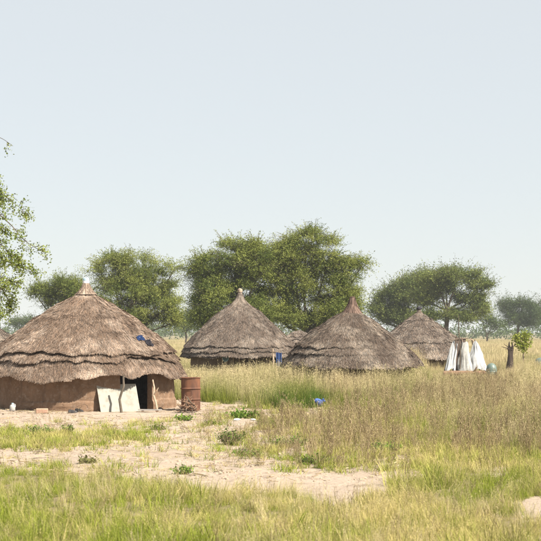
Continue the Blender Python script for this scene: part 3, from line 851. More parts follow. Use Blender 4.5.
def make_tree(name, label, px, Y, lobes, n_clump, n_shoot, n_leaf, size, Lsh, colA, colB, seed, base_r=.25, trunk_top=None, droop=.5, clump_r=.8, group='trees behind the huts', lean=0., fork=2.0, depth_scale=.75):
    """lobes in photograph pixels: (px, py, rx, ry) at distance Y"""
    rg = np.random.default_rng(seed); rn = random.Random(seed)
    t = thing(name, label, 'tree', (gx(px, Y), Y, 0), group)
    k = Y / F
    Lb = []
    for (lx, ly, rx, ry) in lobes:
        Lb.append((np.array([(lx - px) * k, rg.uniform(-.35, .35) * rx * k, gz(ly, Y)]), np.array([rx * k, max(rx, ry) * k * depth_scale, ry * k])))
    vol = np.array([l[1].prod() ** .75 for l in Lb]); cnt = np.maximum(3, (vol / vol.sum() * n_clump).astype(int))
    centres = []; owner = []
    for li, ((c, r), n) in enumerate(zip(Lb, cnt)):
        d = rg.normal(0, 1, (n, 3)); d /= np.linalg.norm(d, axis=1, keepdims=True)
        rad = rg.uniform(.25, 1, n) ** .45
        p = c + d * rad[:, None] * np.maximum(r - clump_r * .65, r * .35)
        centres.append(p); owner += [li] * n
    C = np.concatenate(centres); owner = np.array(owner)
    keep = C[:, 2] > .5
    C, owner = C[keep], owner[keep]
    # shoots
    m_ = len(C)
    ci = np.repeat(np.arange(m_), n_shoot)
    d = rg.normal(0, 1, (len(ci), 3)); d /= np.linalg.norm(d, axis=1, keepdims=True)
    cr = clump_r * rg.uniform(.6, 1.3, m_)
    P = C[ci] + d * (cr[ci] * rg.uniform(.1, .8, len(ci)))[:, None] * np.array([1, 1, .6])
    oc = np.array([l[0] for l in Lb])[owner[ci]]
    outw = P - oc; outw /= np.linalg.norm(outw, axis=1, keepdims=True) + 1e-6
    D = d * .6 + outw * .5 + np.array([0, 0, .65]) + rg.normal(0, .25, d.shape)
    D /= np.linalg.norm(D, axis=1, keepdims=True)
    hue = np.clip(rg.normal(.5, .3, m_), 0, 1)[ci] + rg.normal(0, .12, len(ci))
    whip = np.where(rg.random(len(P)) < .10)[0]
    D[whip] = outw[whip] * .6 + np.array([0, 0, .75]) + rg.normal(0, .2, (len(whip), 3)); D[whip] /= np.linalg.norm(D[whip], axis=1, keepdims=True)
    lmul = rg.uniform(.5, 1.2, len(P)); lmul[whip] = rg.uniform(1.5, 2.6, len(whip))
    V, Q, Cc = leaves_on(P, D, n_leaf, Lsh, size, rg, droop, colA, colB, hue=hue, lmul=lmul)
    np_mesh('crown', V, Q, Cc, M['leaf'], t)
    # wood
    mb = MB()
    zt = trunk_top or 2.2
    pts, rr = crooked((0, 0, -.1), (lean, 0, zt), base_r, base_r * .7, seed, .08, 6)
    mb.tube(pts, rr, 8)
    top = Vector(pts[-1])
    lobe_end = []
    for li, (c, r) in enumerate(Lb):
        e = Vector(c) + Vector((0, 0, -r[2] * .25))
        mid_ = top.lerp(e, .5) + Vector((rn.uniform(-.3, .3), rn.uniform(-.3, .3), -.1 * (e - top).length))
        p, q = [top - Vector((0, 0, .15)), top.lerp(mid_, .5), mid_, mid_.lerp(e, .55), e], [base_r * .55, base_r * .42, base_r * .34, base_r * .25, base_r * .17]
        mb.tube(p, q, 6); lobe_end.append((mid_, e))
    for j in range(len(C)):
        m0, e = lobe_end[owner[j]]
        c = Vector(C[j]); s = m0.lerp(e, rn.uniform(.15, 1.0))
        md = s.lerp(c, .5) + Vector((rn.uniform(-.2, .2), rn.uniform(-.2, .2), rn.uniform(-.25, .1)))
        mb.tube([s, md, c], [base_r * .13, base_r * .09, base_r * .035], 4)
    # bare twigs that carry some of the shoots
    for j in list(whip)[:520] + rn.sample(range(len(P)), min(len(P), 200)):
        a = Vector(C[ci[j]]); p = [a, Vector(P[j])]
        for q in (.35, .7, 1.0):
            l = Lsh * lmul[j] * q; e = Vector(P[j]) + Vector(D[j]) * l; e.z -= droop * l * l / (Lsh * max(1, lmul[j])) * .55; p.append(e)
        mb.tube(p, [base_r * .045, base_r * .04, base_r * .035, base_r * .028, base_r * .012], 3, cap=False)
    mb.build('trunk', M['bark'], t)
    return t

OL1, OL2 = (.095, .125, .03), (.29, .31, .085)
make_tree('leafy_tree', 'rounded bright olive tree rising behind the nearest hut', 133, 108, [(112, 272, 26, 24), (135, 268, 28, 22), (158, 283, 24, 22), (128, 298, 34, 26), (160, 306, 24, 26), (140, 322, 34, 14), (172, 320, 12, 14), (174, 268, 8, 6)],
          180, 50, 16, .1, .8, OL1, OL2, 21, .2, 2.6, .8, .8)
make_tree('leafy_tree', 'low dark green tree at left of the nearest roof peak', 62, 125, [(44, 291, 13, 11), (64, 286, 18, 11), (80, 296, 18, 16), (58, 302, 16, 12), (36, 294, 7, 6)],
          75, 40, 16, .115, .85, (.08, .11, .026), (.19, .22, .05), 22, .2, 2.8, .5, .75)
make_tree('leafy_tree', 'left one of two big bushy trees behind the central huts', 232, 100, [(208, 270, 22, 24), (236, 256, 28, 22), (258, 262, 20, 24), (214, 298, 26, 26), (246, 296, 30, 28), (232, 324, 36, 14), (200, 312, 16, 20), (262, 318, 18, 16)],
          220, 53, 16, .1, .8, (.068, .098, .022), (.245, .272, .068), 23, .24, 2.2, .8, .8)
make_tree('leafy_tree', 'right and taller one of two big bushy trees behind the central huts', 308, 101, [(286, 254, 20, 24), (306, 242, 24, 20), (328, 256, 22, 24), (346, 272, 18, 18), (296, 284, 28, 28), (330, 294, 30, 26), (306, 322, 36, 14), (340, 316, 26, 18), (352, 302, 14, 20), (362, 264, 7, 5), (276, 272, 20, 28), (274, 304, 24, 26)],
          265, 53, 16, .1, .8, (.082, .113, .025), (.285, .305, .08), 24, .26, 2.2, .8, .8)
make_tree('leafy_tree', 'dark spreading tree behind the far right hut, left of the flat-topped tree', 402, 185, [(388, 304, 20, 18), (408, 292, 22, 18), (425, 284, 18, 14), (400, 318, 26, 14), (376, 312, 8, 10)],
          130, 44, 12, .2, 1.3, (.07, .10, .03), (.20, .23, .065), 25, .3, 3.0, .4, 1.2)
make_tree('leafy_tree', 'flat-topped spreading tree with dark trunk behind the cloth shelter', 447, 175, [(436, 279, 22, 10), (458, 276, 24, 9), (478, 286, 16, 9), (470, 300, 20, 8), (430, 298, 18, 12), (446, 288, 16, 10), (480, 310, 14, 10), (458, 318, 18, 10), (428, 318, 14, 10)],
          135, 44, 12, .19, 1.2, (.075, .105, .03), (.22, .25, .07), 26, .34, 5.2, .4, 1.05)
make_tree('leafy_tree', 'hazy dark tree near the right edge of the picture', 518, 290, [(508, 308, 12, 10), (522, 305, 12, 8), (532, 312, 10, 12), (514, 320, 14, 10), (528, 324, 12, 8)],
          80, 34, 9, .26, 1.8, (.05, .08, .03), (.10, .135, .045), 27, .35, 4.0, .4, 1.7)
make_tree('leafy_tree', 'hazy tree running off the right edge of the picture', 552, 300, [(545, 308, 12, 10), (558, 304, 14, 12), (550, 320, 16, 12), (568, 316, 10, 12)],
          75, 34, 9, .26, 1.8, (.05, .08, .03), (.10, .135, .045), 28, .35, 4.0, .4, 1.7)
make_tree('leafy_tree', 'small hazy bush low on the horizon between hut and trees', 487, 260, [(482, 318, 8, 6), (492, 322, 10, 8), (498, 326, 8, 6)],
          24, 22, 9, .24, 1.5, (.055, .085, .03), (.11, .15, .05), 29, .2, 2.0, .4, 1.3)
make_tree('leafy_tree', 'small pale green tree on the horizon beside the nearest roof', 186, 230, [(182, 322, 8, 8), (192, 318, 8, 9), (188, 328, 12, 7)],
          30, 24, 9, .22, 1.4, (.06, .09, .035), (.12, .155, .06), 30, .2, 2.0, .4, 1.2)
make_tree('leafy_tree', 'faint pale tree on the horizon at far left', 24, 260, [(16, 324, 9, 6), (28, 322, 10, 6), (38, 326, 9, 6)],
          30, 24, 9, .24, 1.5, (.06, .09, .035), (.12, .155, .06), 31, .2, 2.0, .4, 1.3)

# yellow-green sapling beside the stump
Y = 84.0
t = thing('sapling', 'bright yellow-green sapling behind the broken stump', 'sapling', (gx(523, Y), Y, 0))
rg = np.random.default_rng(5)
C = np.array([[(px - 523) * Y / F, rg.uniform(-.2, .2), gz(py, Y)] for px, py in ((518, 341), (523, 337), (527, 335.5), (527, 342), (521, 345), (516, 337), (524, 348))])
ci = np.repeat(np.arange(len(C)), 26)
d = rg.normal(0, 1, (len(ci), 3)); d /= np.linalg.norm(d, axis=1, keepdims=True)
V, Q, Cc = leaves_on(C[ci] + d * .08, d, 6, .27, .14, rg, .3, (.16, .20, .03), (.30, .32, .06), .5)
np_mesh('crown', V, Q, Cc, M['leaf'], t)
mb = MB(); mb.tube([(0, 0, -.05), (.03, 0, .9), (0, 0, 1.7)], [.05, .04, .025], 6)
for c in C: mb.tube([(0, 0, 1.1 + random.random() * .5), tuple(c)], [.02, .008], 4)
mb.build('trunk', M['stick'], t)

# near tree reaching in from the left edge
Y = 25.0
nt_ = thing('overhanging_tree', 'near tree with small fresh leaves reaching in from the left edge', 'tree', (-7.3, Y + .3, 0))
o = Vector((-7.3, Y + .3, 0)); rg = np.random.default_rng(8); rn = random.Random(8)
mb = MB()
pts, rr = crooked((0, 0, -.1), (.15, 0, 2.3), .2, .15, 5, .04, 6); mb.tube(pts, rr, 10)
fork = Vector(pts[-1])
def NP(px, py, dy=0): return Vector((gx(px - 16, Y + dy), Y + dy, gz(py, Y + dy))) - o
paths = [   # main limbs then outlying twigs, photograph pixels at this tree's distance; leaf count weight
    ([(-70, 225), (-30, 190), (0, 186), (22, 197), (43, 214)], 34, .3), ([(-70, 235), (-25, 205), (2, 206), (26, 224), (40, 240), (62, 254)], 26, -.2),
    ([(-75, 265), (-30, 246), (0, 248), (24, 262), (52, 274)], 54, .1), ([(-75, 280), (-30, 270), (0, 276), (20, 292), (26, 306)], 50, .4),
    ([(-80, 200), (-40, 150), (-8, 136), (14, 137), (29, 146)], 2, -.4), ([(-75, 225), (-30, 216), (0, 220), (20, 232)], 40, .6),
    ([(-75, 285), (-35, 285), (-5, 290), (10, 302), (16, 316)], 40, -.5), ([(-75, 250), (-30, 228), (2, 234), (20, 248), (36, 262)], 42, -.7),
    ([(-70, 215), (-35, 176), (-6, 172), (8, 182), (18, 198)], 30, .2), ([(-75, 275), (-40, 256), (-8, 262), (16, 276), (34, 284)], 46, .8),
    ([(-80, 240), (-60, 180), (-40, 140)], 60, 0), ([(-90, 250), (-100, 190), (-110, 140)], 70, .5), ([(-90, 270), (-120, 230), (-150, 200)], 70, -.5), ([(-80, 270), (-60, 240), (-40, 220)], 80, .9), ([(-90, 280), (-110, 270), (-140, 270)], 60, .3)]
P_, D_ = [], []
for (pp, w, dy) in paths:
    pts = [fork] + [NP(a, b, dy) for a, b in pp]
    # smooth path
    fine_ = []
    for i in range(len(pts) - 1):
        p0, p1, p2, p3 = pts[max(i - 1, 0)], pts[i], pts[i + 1], pts[min(i + 2, len(pts) - 1)]
        for q in np.linspace(0, 1, 8, endpoint=False):
            q = float(q)
            fine_.append(.5 * ((2 * p1) + (p2 - p0) * q + (2 * p0 - 5 * p1 + 4 * p2 - p3) * q * q + (3 * p1 - p0 - 3 * p2 + p3) * q ** 3))
    fine_.append(pts[-1]); n = len(fine_)
    mb.tube(fine_, [.034 * (1 - i / n) ** 1.6 + .003 for i in range(n)], 5)
    for k in range(w):
        q = rn.uniform(.42, 1.0); i = min(int(q * (n - 1)), n - 2)
        p = fine_[i].lerp(fine_[i + 1], rn.random()); tg = (fine_[i + 1] - fine_[i]).normalized()
        spread = .42 * (1 - q) + .07
        dv = (tg * .5 + Vector((rn.gauss(0, 1), rn.gauss(0, 1), rn.gauss(-.25, .9))) * .7).normalized()
        e = p + dv * spread * rn.uniform(.5, 1.4)
        mb.tube([p, p.lerp(e, .5) + Vector((0, 0, .02)), e], [.007, .005, .003], 3, cap=False)
        for q2 in (.35, .6, .85, 1.0):
            P_.append(p.lerp(e, q2)); D_.append((dv + Vector((rn.gauss(0, .7), rn.gauss(0, .7), rn.gauss(0, .7)))).normalized())
V, Q, Cc = leaves_on(np.array([tuple(p) for p in P_]), np.array([tuple(p) for p in D_]), 8, .16, .042, rg, .3, (.09, .13, .025), (.27, .30, .08), .55)
np_mesh('crown', V, Q, Cc, M['leaf'], nt_)
mb.build('trunk', M['bark'], nt_)

# far wood along the horizon
rg = np.random.default_rng(40)
n = 260
dist = rg.uniform(420, 900, n); X = rg.uniform(-.42, .42, n) * dist
hh = rg.uniform(3.0, 7.5, n) * (.7 + .6 * vnoise(X / 60, dist / 200, 4))
Pn, Dn = [], []
for i in range(n):
    k = 32
    d = rg.normal(0, 1, (k, 3)); d /= np.linalg.norm(d, axis=1, keepdims=True)
    r = np.array([hh[i] * rg.uniform(.6, 1.2), hh[i] * .6, hh[i] * .45])
    Pn.append(np.array([X[i], dist[i], hh[i] * .5]) + d * r * rg.uniform(.3, .9, (k, 1))); Dn.append(d)
V, Q, Cc = leaves_on(np.concatenate(Pn), np.concatenate(Dn), 7, 2.4, .75, rg, .2, (.05, .08, .03), (.10, .135, .045), .6)
fw = np_mesh('far_wood', V, Q, Cc, M['leaf']); tag(fw, 'far hazy line of bush along the horizon', 'wood', kind='stuff')

# ------------------------------------------------------------------ grass and weeds
SRC = {}
def source(kind, builder, nvar, m):
    col_ = bpy.data.collections.new(kind + '_source')
    for i in range(nvar):
        V, Fc, C = builder(np.random.default_rng(1000 + i * 7 + len(SRC) * 91))
        me = bpy.data.meshes.new('%s_tuft_%02d' % (kind, i))
        me.from_pydata(V, [], Fc); a = me.color_attributes.new('col', 'FLOAT_COLOR', 'POINT')
        c4 = np.ones((len(V), 4), np.float32); c4[:, :3] = C
        a.data.foreach_set('color', c4.ravel()); me.materials.append(m)
        col_.objects.link(bpy.data.objects.new(me.name, me))
    SRC[kind] = (col_, nvar)

def blade(V, Fc, C, rg, base, h, w, lean, az, curl, seg, rnd, kill):
    o = len(V); d = np.array([math.cos(az), math.sin(az)]); s = np.array([-d[1], d[0]])
    for i in range(seg + 1):
        t = i / seg
        hor = lean * t + curl * t * t
        z = h * (t - .22 * curl / max(h, .05) * t * t)
        c = np.array([base[0] + d[0] * hor, base[1] + d[1] * hor])
        ww = w * (1 - t ** 1.6) * .5
        if i < seg:
            V.append((c[0] + s[0] * ww, c[1] + s[1] * ww, z)); V.append((c[0] - s[0] * ww, c[1] - s[1] * ww, z)); C += [(rnd, t, kill)] * 2
        else:
            V.append((c[0], c[1], z)); C.append((rnd, t, kill))
        if 0 < i < seg: k = o + 2 * (i - 1); Fc.append((k, k + 1, k + 3, k + 2))
        elif i == seg: k = o + 2 * (i - 1); Fc.append((k, k + 1, k + 2))
    return

def b_green(rg):
    V, Fc, C = [], [], []
    for _ in range(34):
        a = rg.uniform(0, 6.28); r = .17 * math.sqrt(rg.random()); h = rg.uniform(.14, .44)
        blade(V, Fc, C, rg, (r * math.cos(a), r * math.sin(a)), h, rg.uniform(.006, .012), rg.uniform(0, .10), rg.uniform(0, 6.28), rg.uniform(0, .22), 4, rg.random(), max(0, rg.normal(0, .35)))
    for _ in range(2):     # seed stalks
        a = rg.uniform(0, 6.28); r = .1 * rg.random(); h = rg.uniform(.4, .6); az = rg.uniform(0, 6.28); le = rg.uniform(.05, .2)
        blade(V, Fc, C, rg, (r * math.cos(a), r * math.sin(a)), h, .004, le, az, .02, 3, rg.random(), .9)
        for k in range(6):
            q = .7 + .3 * k / 6
            blade_at(V, Fc, C, rg, (r * math.cos(a) + math.cos(az) * le * q, r * math.sin(a) + math.sin(az) * le * q, h * q), .035, .003)
    return V, Fc, C

def blade_at(V, Fc, C, rg, p, l, w, kill=.9):
    d = rg.normal(0, 1, 3); d[2] = abs(d[2]) * .8 + .3; d /= np.linalg.norm(d); s = np.cross(d, rg.normal(0, 1, 3)); s /= np.linalg.norm(s)
    o = len(V); p = np.array(p); rnd = rg.random()
    V.extend([tuple(p), tuple(p + d * l * .5 + s * w), tuple(p + d * l), tuple(p + d * l * .5 - s * w)]); Fc.append((o, o + 1, o + 2, o + 3)); C.extend([(rnd, .8, kill)] * 4)

def b_short(rg):
    V, Fc, C = [], [], []
    for _ in range(22):
        a = rg.uniform(0, 6.28); r = .16 * math.sqrt(rg.random())
        blade(V, Fc, C, rg, (r * math.cos(a), r * math.sin(a)), rg.uniform(.05, .2), rg.uniform(.007, .014), rg.uniform(0, .1), rg.uniform(0, 6.28), rg.uniform(0, .16), 3, rg.random(), max(0, rg.normal(0, .3)))
    return V, Fc, C

def b_straw(rg):
    V, Fc, C = [], [], []
    for _ in range(16):
        a = rg.uniform(0, 6.28); r = .2 * math.sqrt(rg.random())
        blade(V, Fc, C, rg, (r * math.cos(a), r * math.sin(a)), rg.uniform(.25, .62), rg.uniform(.010, .02), rg.uniform(0, .15), rg.uniform(0, 6.28), rg.uniform(0, .3), 3, rg.random(), rg.uniform(-.2, .5))
    for _ in range(13):
        a = rg.uniform(0, 6.28); r = .18 * math.sqrt(rg.random()); h = rg.uniform(.55, .98); az = rg.uniform(0, 6.28); le = rg.uniform(.02, .22)
        bx, by = r * math.cos(a), r * math.sin(a)
        blade(V, Fc, C, rg, (bx, by), h, .010, le, az, .0, 3, rg.random(), .4)
        for k in range(3 if rg.random() < .7 else 0):
            q = .76 + .24 * k / 3
            blade_at(V, Fc, C, rg, (bx + math.cos(az) * le * q, by + math.sin(az) * le * q, h * q), rg.uniform(.05, .10), .0045, .6)
    return V, Fc, C

def b_weed(rg):
    V, Fc, C = [], [], []
    def twig(p, q, w, rnd):
        p, q = np.array(p), np.array(q); d = q - p
        for s in (np.array([1., 0, 0]), np.array([0, 1., 0])):
            s = s - d * s.dot(d) / (d.dot(d) + 1e-9); o = len(V)
            V.extend([tuple(p - s * w), tuple(p + s * w), tuple(q + s * w * .5), tuple(q - s * w * .5)]); Fc.append((o, o + 1, o + 2, o + 3)); C.extend([(rnd, .6, .8)] * 4)
    for _ in range(7):
        a = rg.uniform(0, 6.28); r = .22 * rg.random(); h = rg.uniform(.35, .95); le = rg.normal(0, .1, 2)
        p = np.array([r * math.cos(a), r * math.sin(a), 0]); rnd = rg.random()
        prev = p
        for k in range(1, 5):
            q = p + np.array([le[0] * k / 4, le[1] * k / 4, h * k / 4]) + np.r_[rg.normal(0, .018, 2), 0]
            twig(prev, q, .0065 * (1.15 - k / 6), rnd)
            if k > 1:
                for _b in range(2):
                    az = rg.uniform(0, 6.28); l = rg.uniform(.08, .24)
                    e = q + np.array([math.cos(az) * l * .38, math.sin(az) * l * .38, l * .9]); twig(q, e, .004, rnd)
                    for _c in range(2): blade_at(V, Fc, C, rg, q + (e - q) * rg.uniform(.4, 1), rg.uniform(.03, .07), .006, rg.uniform(.1, 1.0))
            prev = q
    for _ in range(7):
        a = rg.uniform(0, 6.28); r = .2 * rg.random()
        blade(V, Fc, C, rg, (r * math.cos(a), r * math.sin(a)), rg.uniform(.15, .45), .011, rg.uniform(0, .12), rg.uniform(0, 6.28), rg.uniform(0, .2), 3, rg.random(), rg.uniform(-.3, .5))
    return V, Fc, C

def b_patch(rg):
    V, Fc, C = [], [], []
    for _ in range(70):
        x_, y_ = rg.uniform(-.9, .9, 2)
        blade(V, Fc, C, rg, (x_, y_), rg.uniform(.4, .95), rg.uniform(.03, .06), rg.uniform(0, .25), rg.uniform(0, 6.28), rg.uniform(0, .2), 2, rg.random(), rg.uniform(0, .6))
    return V, Fc, C

def b_litter(rg):
    V, Fc, C = [], [], []
    for _ in range(5):
        p = np.r_[rg.uniform(-.3, .3, 2), rg.uniform(.006, .02)]; a = rg.uniform(0, 6.28); l = rg.uniform(.05, .22); w = rg.uniform(.004, .008)
        d = np.array([math.cos(a), math.sin(a), rg.uniform(-.05, .12)]) * l; s_ = np.array([-math.sin(a), math.cos(a), 0]) * w; u_ = np.array([0, 0, w * 1.6])
        o = len(V); V.extend([tuple(q) for q in (p - s_, p + s_, p + u_, p + d - s_, p + d + s_, p + d + u_)])
        Fc.extend([(o, o + 1, o + 4, o + 3), (o + 1, o + 2, o + 5, o + 4), (o + 2, o, o + 3, o + 5)]); C.extend([(rg.random(), .6, .8)] * 6)
    for _ in range(4): blade_at(V, Fc, C, rg, np.r_[rg.uniform(-.3, .3, 2), .0], rg.uniform(.02, .05), .012, 1.0)
    return V, Fc, C

def b_pebble(rg):
    V, Fc, C = [], [], []
    for i in range(3):
        for k in range(6):
            t = k / 6 * 6.283; r = (1, .85, .4)[i] * (1 + .3 * rg.normal() * .5)
            V.append((r * math.cos(t), r * math.sin(t) * .8, (-.2, .3, .55)[i])); C.append((1, 1, 1))
        if i:
            for k in range(6): Fc.append(((i - 1) * 6 + k, (i - 1) * 6 + (k + 1) % 6, i * 6 + (k + 1) % 6, i * 6 + k))
    Fc.append(tuple(range(12, 18)))
    return V, Fc, C

source('green', b_green, 9, M['grass_fg']); source('short', b_short, 7, M['grass_fg'])
source('straw', b_straw, 9, M['grass_straw']); source('weed', b_weed, 9, M['weed_brown'])
source('patch', b_patch, 6, M['grass_straw']); source('pebble', b_pebble, 5, M['stone']); source('litter', b_litter, 6, M['weed_brown'])
M['grass_lush'] = grass_mat('lush_grass', (.045, .085, .012), (.13, .18, .03), (.40, .33, .13), (.5, .42, .2))
source('lush', b_green, 6, M['grass_lush'])

def scatter(name, kind, x, y, scl, dry, label, cat, tilt=.12, zoff=-.01):
    n = len(x)
    me = bpy.data.meshes.new(name); me.vertices.add(n)
    me.vertices.foreach_set('co', np.stack([x, y, ground_h(x, y) + zoff], 1).astype(np.float32).ravel())
    col_, nv = SRC[kind]
    def A(nm, ty, data, key='value'):
        a = me.attributes.new(nm, ty, 'POINT'); a.data.foreach_set(key, data.ravel())
    A('rot', 'FLOAT_VECTOR', np.stack([R.normal(0, tilt, n), R.normal(0, tilt, n), R.uniform(0, 6.283, n)], 1).astype(np.float32), 'vector')
    A('scl', 'FLOAT', scl.astype(np.float32)); A('dry', 'FLOAT', dry.astype(np.float32))
    A('idx', 'INT', R.integers(0, nv, n).astype(np.int32))
    o = link(name, me, None)
    ng = bpy.data.node_groups.new(name + '_scatter', 'GeometryNodeTree')
    ng.interface.new_socket('Geometry', in_out='INPUT', socket_type='NodeSocketGeometry')
    ng.interface.new_socket('Geometry', in_out='OUTPUT', socket_type='NodeSocketGeometry')
    gi, go = ng.nodes.new('NodeGroupInput'), ng.nodes.new('NodeGroupOutput')
    ip = ng.nodes.new('GeometryNodeInstanceOnPoints'); ci_ = ng.nodes.new('GeometryNodeCollectionInfo')
    ci_.inputs['Collection'].default_value = col_; ci_.inputs['Separate Children'].default_value = True; ci_.inputs['Reset Children'].default_value = True
    ip.inputs['Pick Instance'].default_value = True
    def na(nm, ty):
        q = ng.nodes.new('GeometryNodeInputNamedAttribute'); q.data_type = ty; q.inputs['Name'].default_value = nm; return q.outputs['Attribute']
    ng.links.new(gi.outputs[0], ip.inputs['Points']); ng.links.new(ci_.outputs[0], ip.inputs['Instance'])
    ng.links.new(na('idx', 'INT'), ip.inputs['Instance Index']); ng.links.new(na('rot', 'FLOAT_VECTOR'), ip.inputs['Rotation'])
    ng.links.new(na('scl', 'FLOAT'), ip.inputs['Scale']); ng.links.new(ip.outputs[0], go.inputs[0])
    md = o.modifiers.new('scatter', 'NODES'); md.node_group = ng
    tag(o, label, cat, kind='stuff')
    return o

def field(y0, y1, dens, half=.26, extra=2.5):
    """uniform random points in the widening view strip between two distances"""
    W = lambda y: half * y + extra
    n = int((y1 - y0) * (W(y0) + W(y1)) * dens)
    y = R.uniform(y0, y1, int(n * 1.6)); x = R.uniform(-1, 1, len(y)) * W(y1)
    k = np.abs(x) < W(y); return x[k][:n], y[k][:n]

def off_huts(x, y, pad=.15):
    ok = np.ones(len(x), bool)
    for (hx, hy, r) in HC.values(): ok &= np.hypot(x - hx, y - hy) > r + pad
    px, py = survey(x, y)
    ok &= ~((np.abs(px - 316) < 9) & (py > 403) & (py < 419)) & ~((np.abs(px - 245) < 15) & (py > 420) & (py < 430))
    ok &= ~((np.abs(x - gx(122, 41.6)) < 1.2) & (np.abs(y - 41.4) < 1.2))
    return ok

def n2(x, y, s=1.0, seed=5): return vnoise(x * .8 * s, y * .5 * s, seed) * .6 + vnoise(x * 2.2 * s, y * 1.4 * s, seed + 1) * .4

# foreground green grass
x, y = field(13.5, 31, 78)
px, py = survey(x, y); nn = n2(x, y)
k = py + (nn - .5) * 30 > interp(px, FG_EDGE)
k &= ~(((px - 538) / 22) ** 2 + ((py - 510) / 14) ** 2 < (.4 + nn) * R.uniform(.45, 1.15, len(x)))
k &= R.random(len(x)) < np.clip(.6 + (n2(x, y, 1.7, 18) - .4) * 2.4, .3, 1)
x, y, px, py, nn = x[k], y[k], px[k], py[k], nn[k]
dry = np.clip(.11 + R.normal(0, .25, len(x)) + (n2(x, y, .8, 15) - .5) * 1.5 + np.clip((px - 300) / 900, 0, .25) + .45 * np.exp(-((px - 10) / 30) ** 2 - ((py - 560) / 30) ** 2), -.3, .8)
scl = R.uniform(.35, .8, len(x)) * (.35 + .9 * n2(x, y, .9, 19)) * np.where(R.random(len(x)) < .05, 1.6, 1)
scatter('foreground_grass', 'green', x, y, scl, dry, 'green and straw grass filling the foreground', 'grass', .26)
k = R.random(len(x)) < .16 * np.clip((n2(x, y, 1.3, 17) - .3) * 4, 0, 1)
scatter('foreground_straw', 'straw', x[k], y[k], R.uniform(.25, .48, k.sum()), np.clip(R.normal(.45, .3, k.sum()), 0, 1), 'thin dry stalks standing among the foreground grass', 'grass', .25)
k = R.random(len(x)) < .025
scatter('foreground_weeds', 'weed', x[k], y[k], R.uniform(.22, .42, k.sum()), np.clip(R.normal(.4, .3, k.sum()), 0, 1), 'scattered thin weeds among the foreground grass', 'weeds', .2)

# short grass: strip before the hut, sparse tufts over the clearing
x, y = field(23, 50, 34)
px, py = survey(x, y); nn = n2(x, y, 1.2, 25)
strip = np.exp(-(((py - 441 - (px - 60) * .02) / 11) ** 4)) * (1 / (1 + np.exp((px - 148) / 9)))
spars = .03 + 1.25 * (1 / (1 + np.exp(-(px - 240) / 18))) * np.exp(-(((py - 442) / 34) ** 4)) + .3 * np.exp(-((px - 190) / 45) ** 2 - ((py - 424) / 8) ** 2)
bare = np.exp(-((px - 300) / 60) ** 2 - ((py - 490) / 9) ** 2) + np.exp(-((px - 215) / 80) ** 2 - ((py - 470) / 14) ** 2)
fringe = .35 * np.exp(-((py - interp(px, FG_EDGE)) / 7) ** 2)
p = np.clip(strip * np.clip((nn - .28) * 4, .1, 1) + spars * np.clip((nn - .36) * 6, .08, 1) + fringe, 0, 1) * np.clip(1.15 - 1.15 * bare, .04, 1)
p *= (py < interp(px, FG_EDGE) + 8) & (py > 421) | (px > 205)
k = (R.random(len(x)) < p) & off_huts(x, y)
x, y, px, py, nn = x[k], y[k], px[k], py[k], nn[k]
dry = np.clip(.15 + R.normal(0, .15, len(x)) + (n2(x, y, .8, 35) - .5) * .9 + np.clip((px - 200) / 900, 0, .3), -.3, .8)
scatter('clearing_grass', 'short', x, y, R.uniform(.5, 1.25, len(x)), dry, 'short sparse grass over the clearing before the huts', 'grass')
k = (px < 150) & (R.random(len(x)) < .5 * np.clip((n2(x, y, 1.2, 39) - .4) * 5, 0, 1)) | (px > 240) & (R.random(len(x)) < .10)
scatter('clearing_tall_grass', 'green', x[k], y[k], R.uniform(.35, .7, k.sum()), dry[k] - .1, 'longer green tufts standing among the short grass', 'grass')

# straw-coloured tall grass of the middle ground
x, y = field(26, 100, 19)
px, py = survey(x, y); nn = n2(x, y)
k = (py + (nn - .5) * 14 < interp(px, STRAW_EDGE)) & off_huts(x, y, .25)
k &= ~((px < 205) & (y < 46.5))
k &= (R.random(len(x)) < np.where((px > 320) & (py > 402), .6, 1) * np.where(np.hypot(x - HC['c'][0], y - HC['c'][1]) < 5.5, 1, np.clip(.35 + (n2(x, y, .9, 48) - .3) * 2.2, .15, 1)))
x, y, px, py, nn = x[k], y[k], px[k], py[k], nn[k]
dry = np.clip(.28 + (n2(x, y, .5, 45) - .5) * 1.3 + (n2(x, y, .22, 46) - .5) * 1.0 + np.clip((95 - py + 280) / 100 * .1, 0, .2) - .55 * np.exp(-((px - 290) / 45) ** 2 - ((py - 404) / 7) ** 2), -.2, 1)
scl = R.uniform(.5, 1.08, len(x)) * (.6 + .75 * n2(x, y, .9, 47))
near_hut = np.zeros(len(x), bool)
for hk, pad in (('c', 3.2), ('b', 3.0)): near_hut |= (np.hypot(x - HC[hk][0], y - HC[hk][1]) < HC[hk][2] + pad)
scl *= np.where((px > 320) & (py > 402), .7, 1)
scl *= np.where(near_hut, .95, 1) * np.where((y > 60) & (px > 425), .8, 1) * np.where(np.hypot(x - HC['c'][0], y - HC['c'][1]) < 5.7, 1.3, 1) * np.where(np.hypot(x - HC['d'][0], y - HC['d'][1]) < 6, 1.7, 1) * np.where((np.abs(px - 470) < 45) & (py < 402) & (py > 366), .6, 1)
scatter('straw_grass', 'straw', x, y, scl, dry, 'tall straw-coloured grass growing between the huts', 'grass')

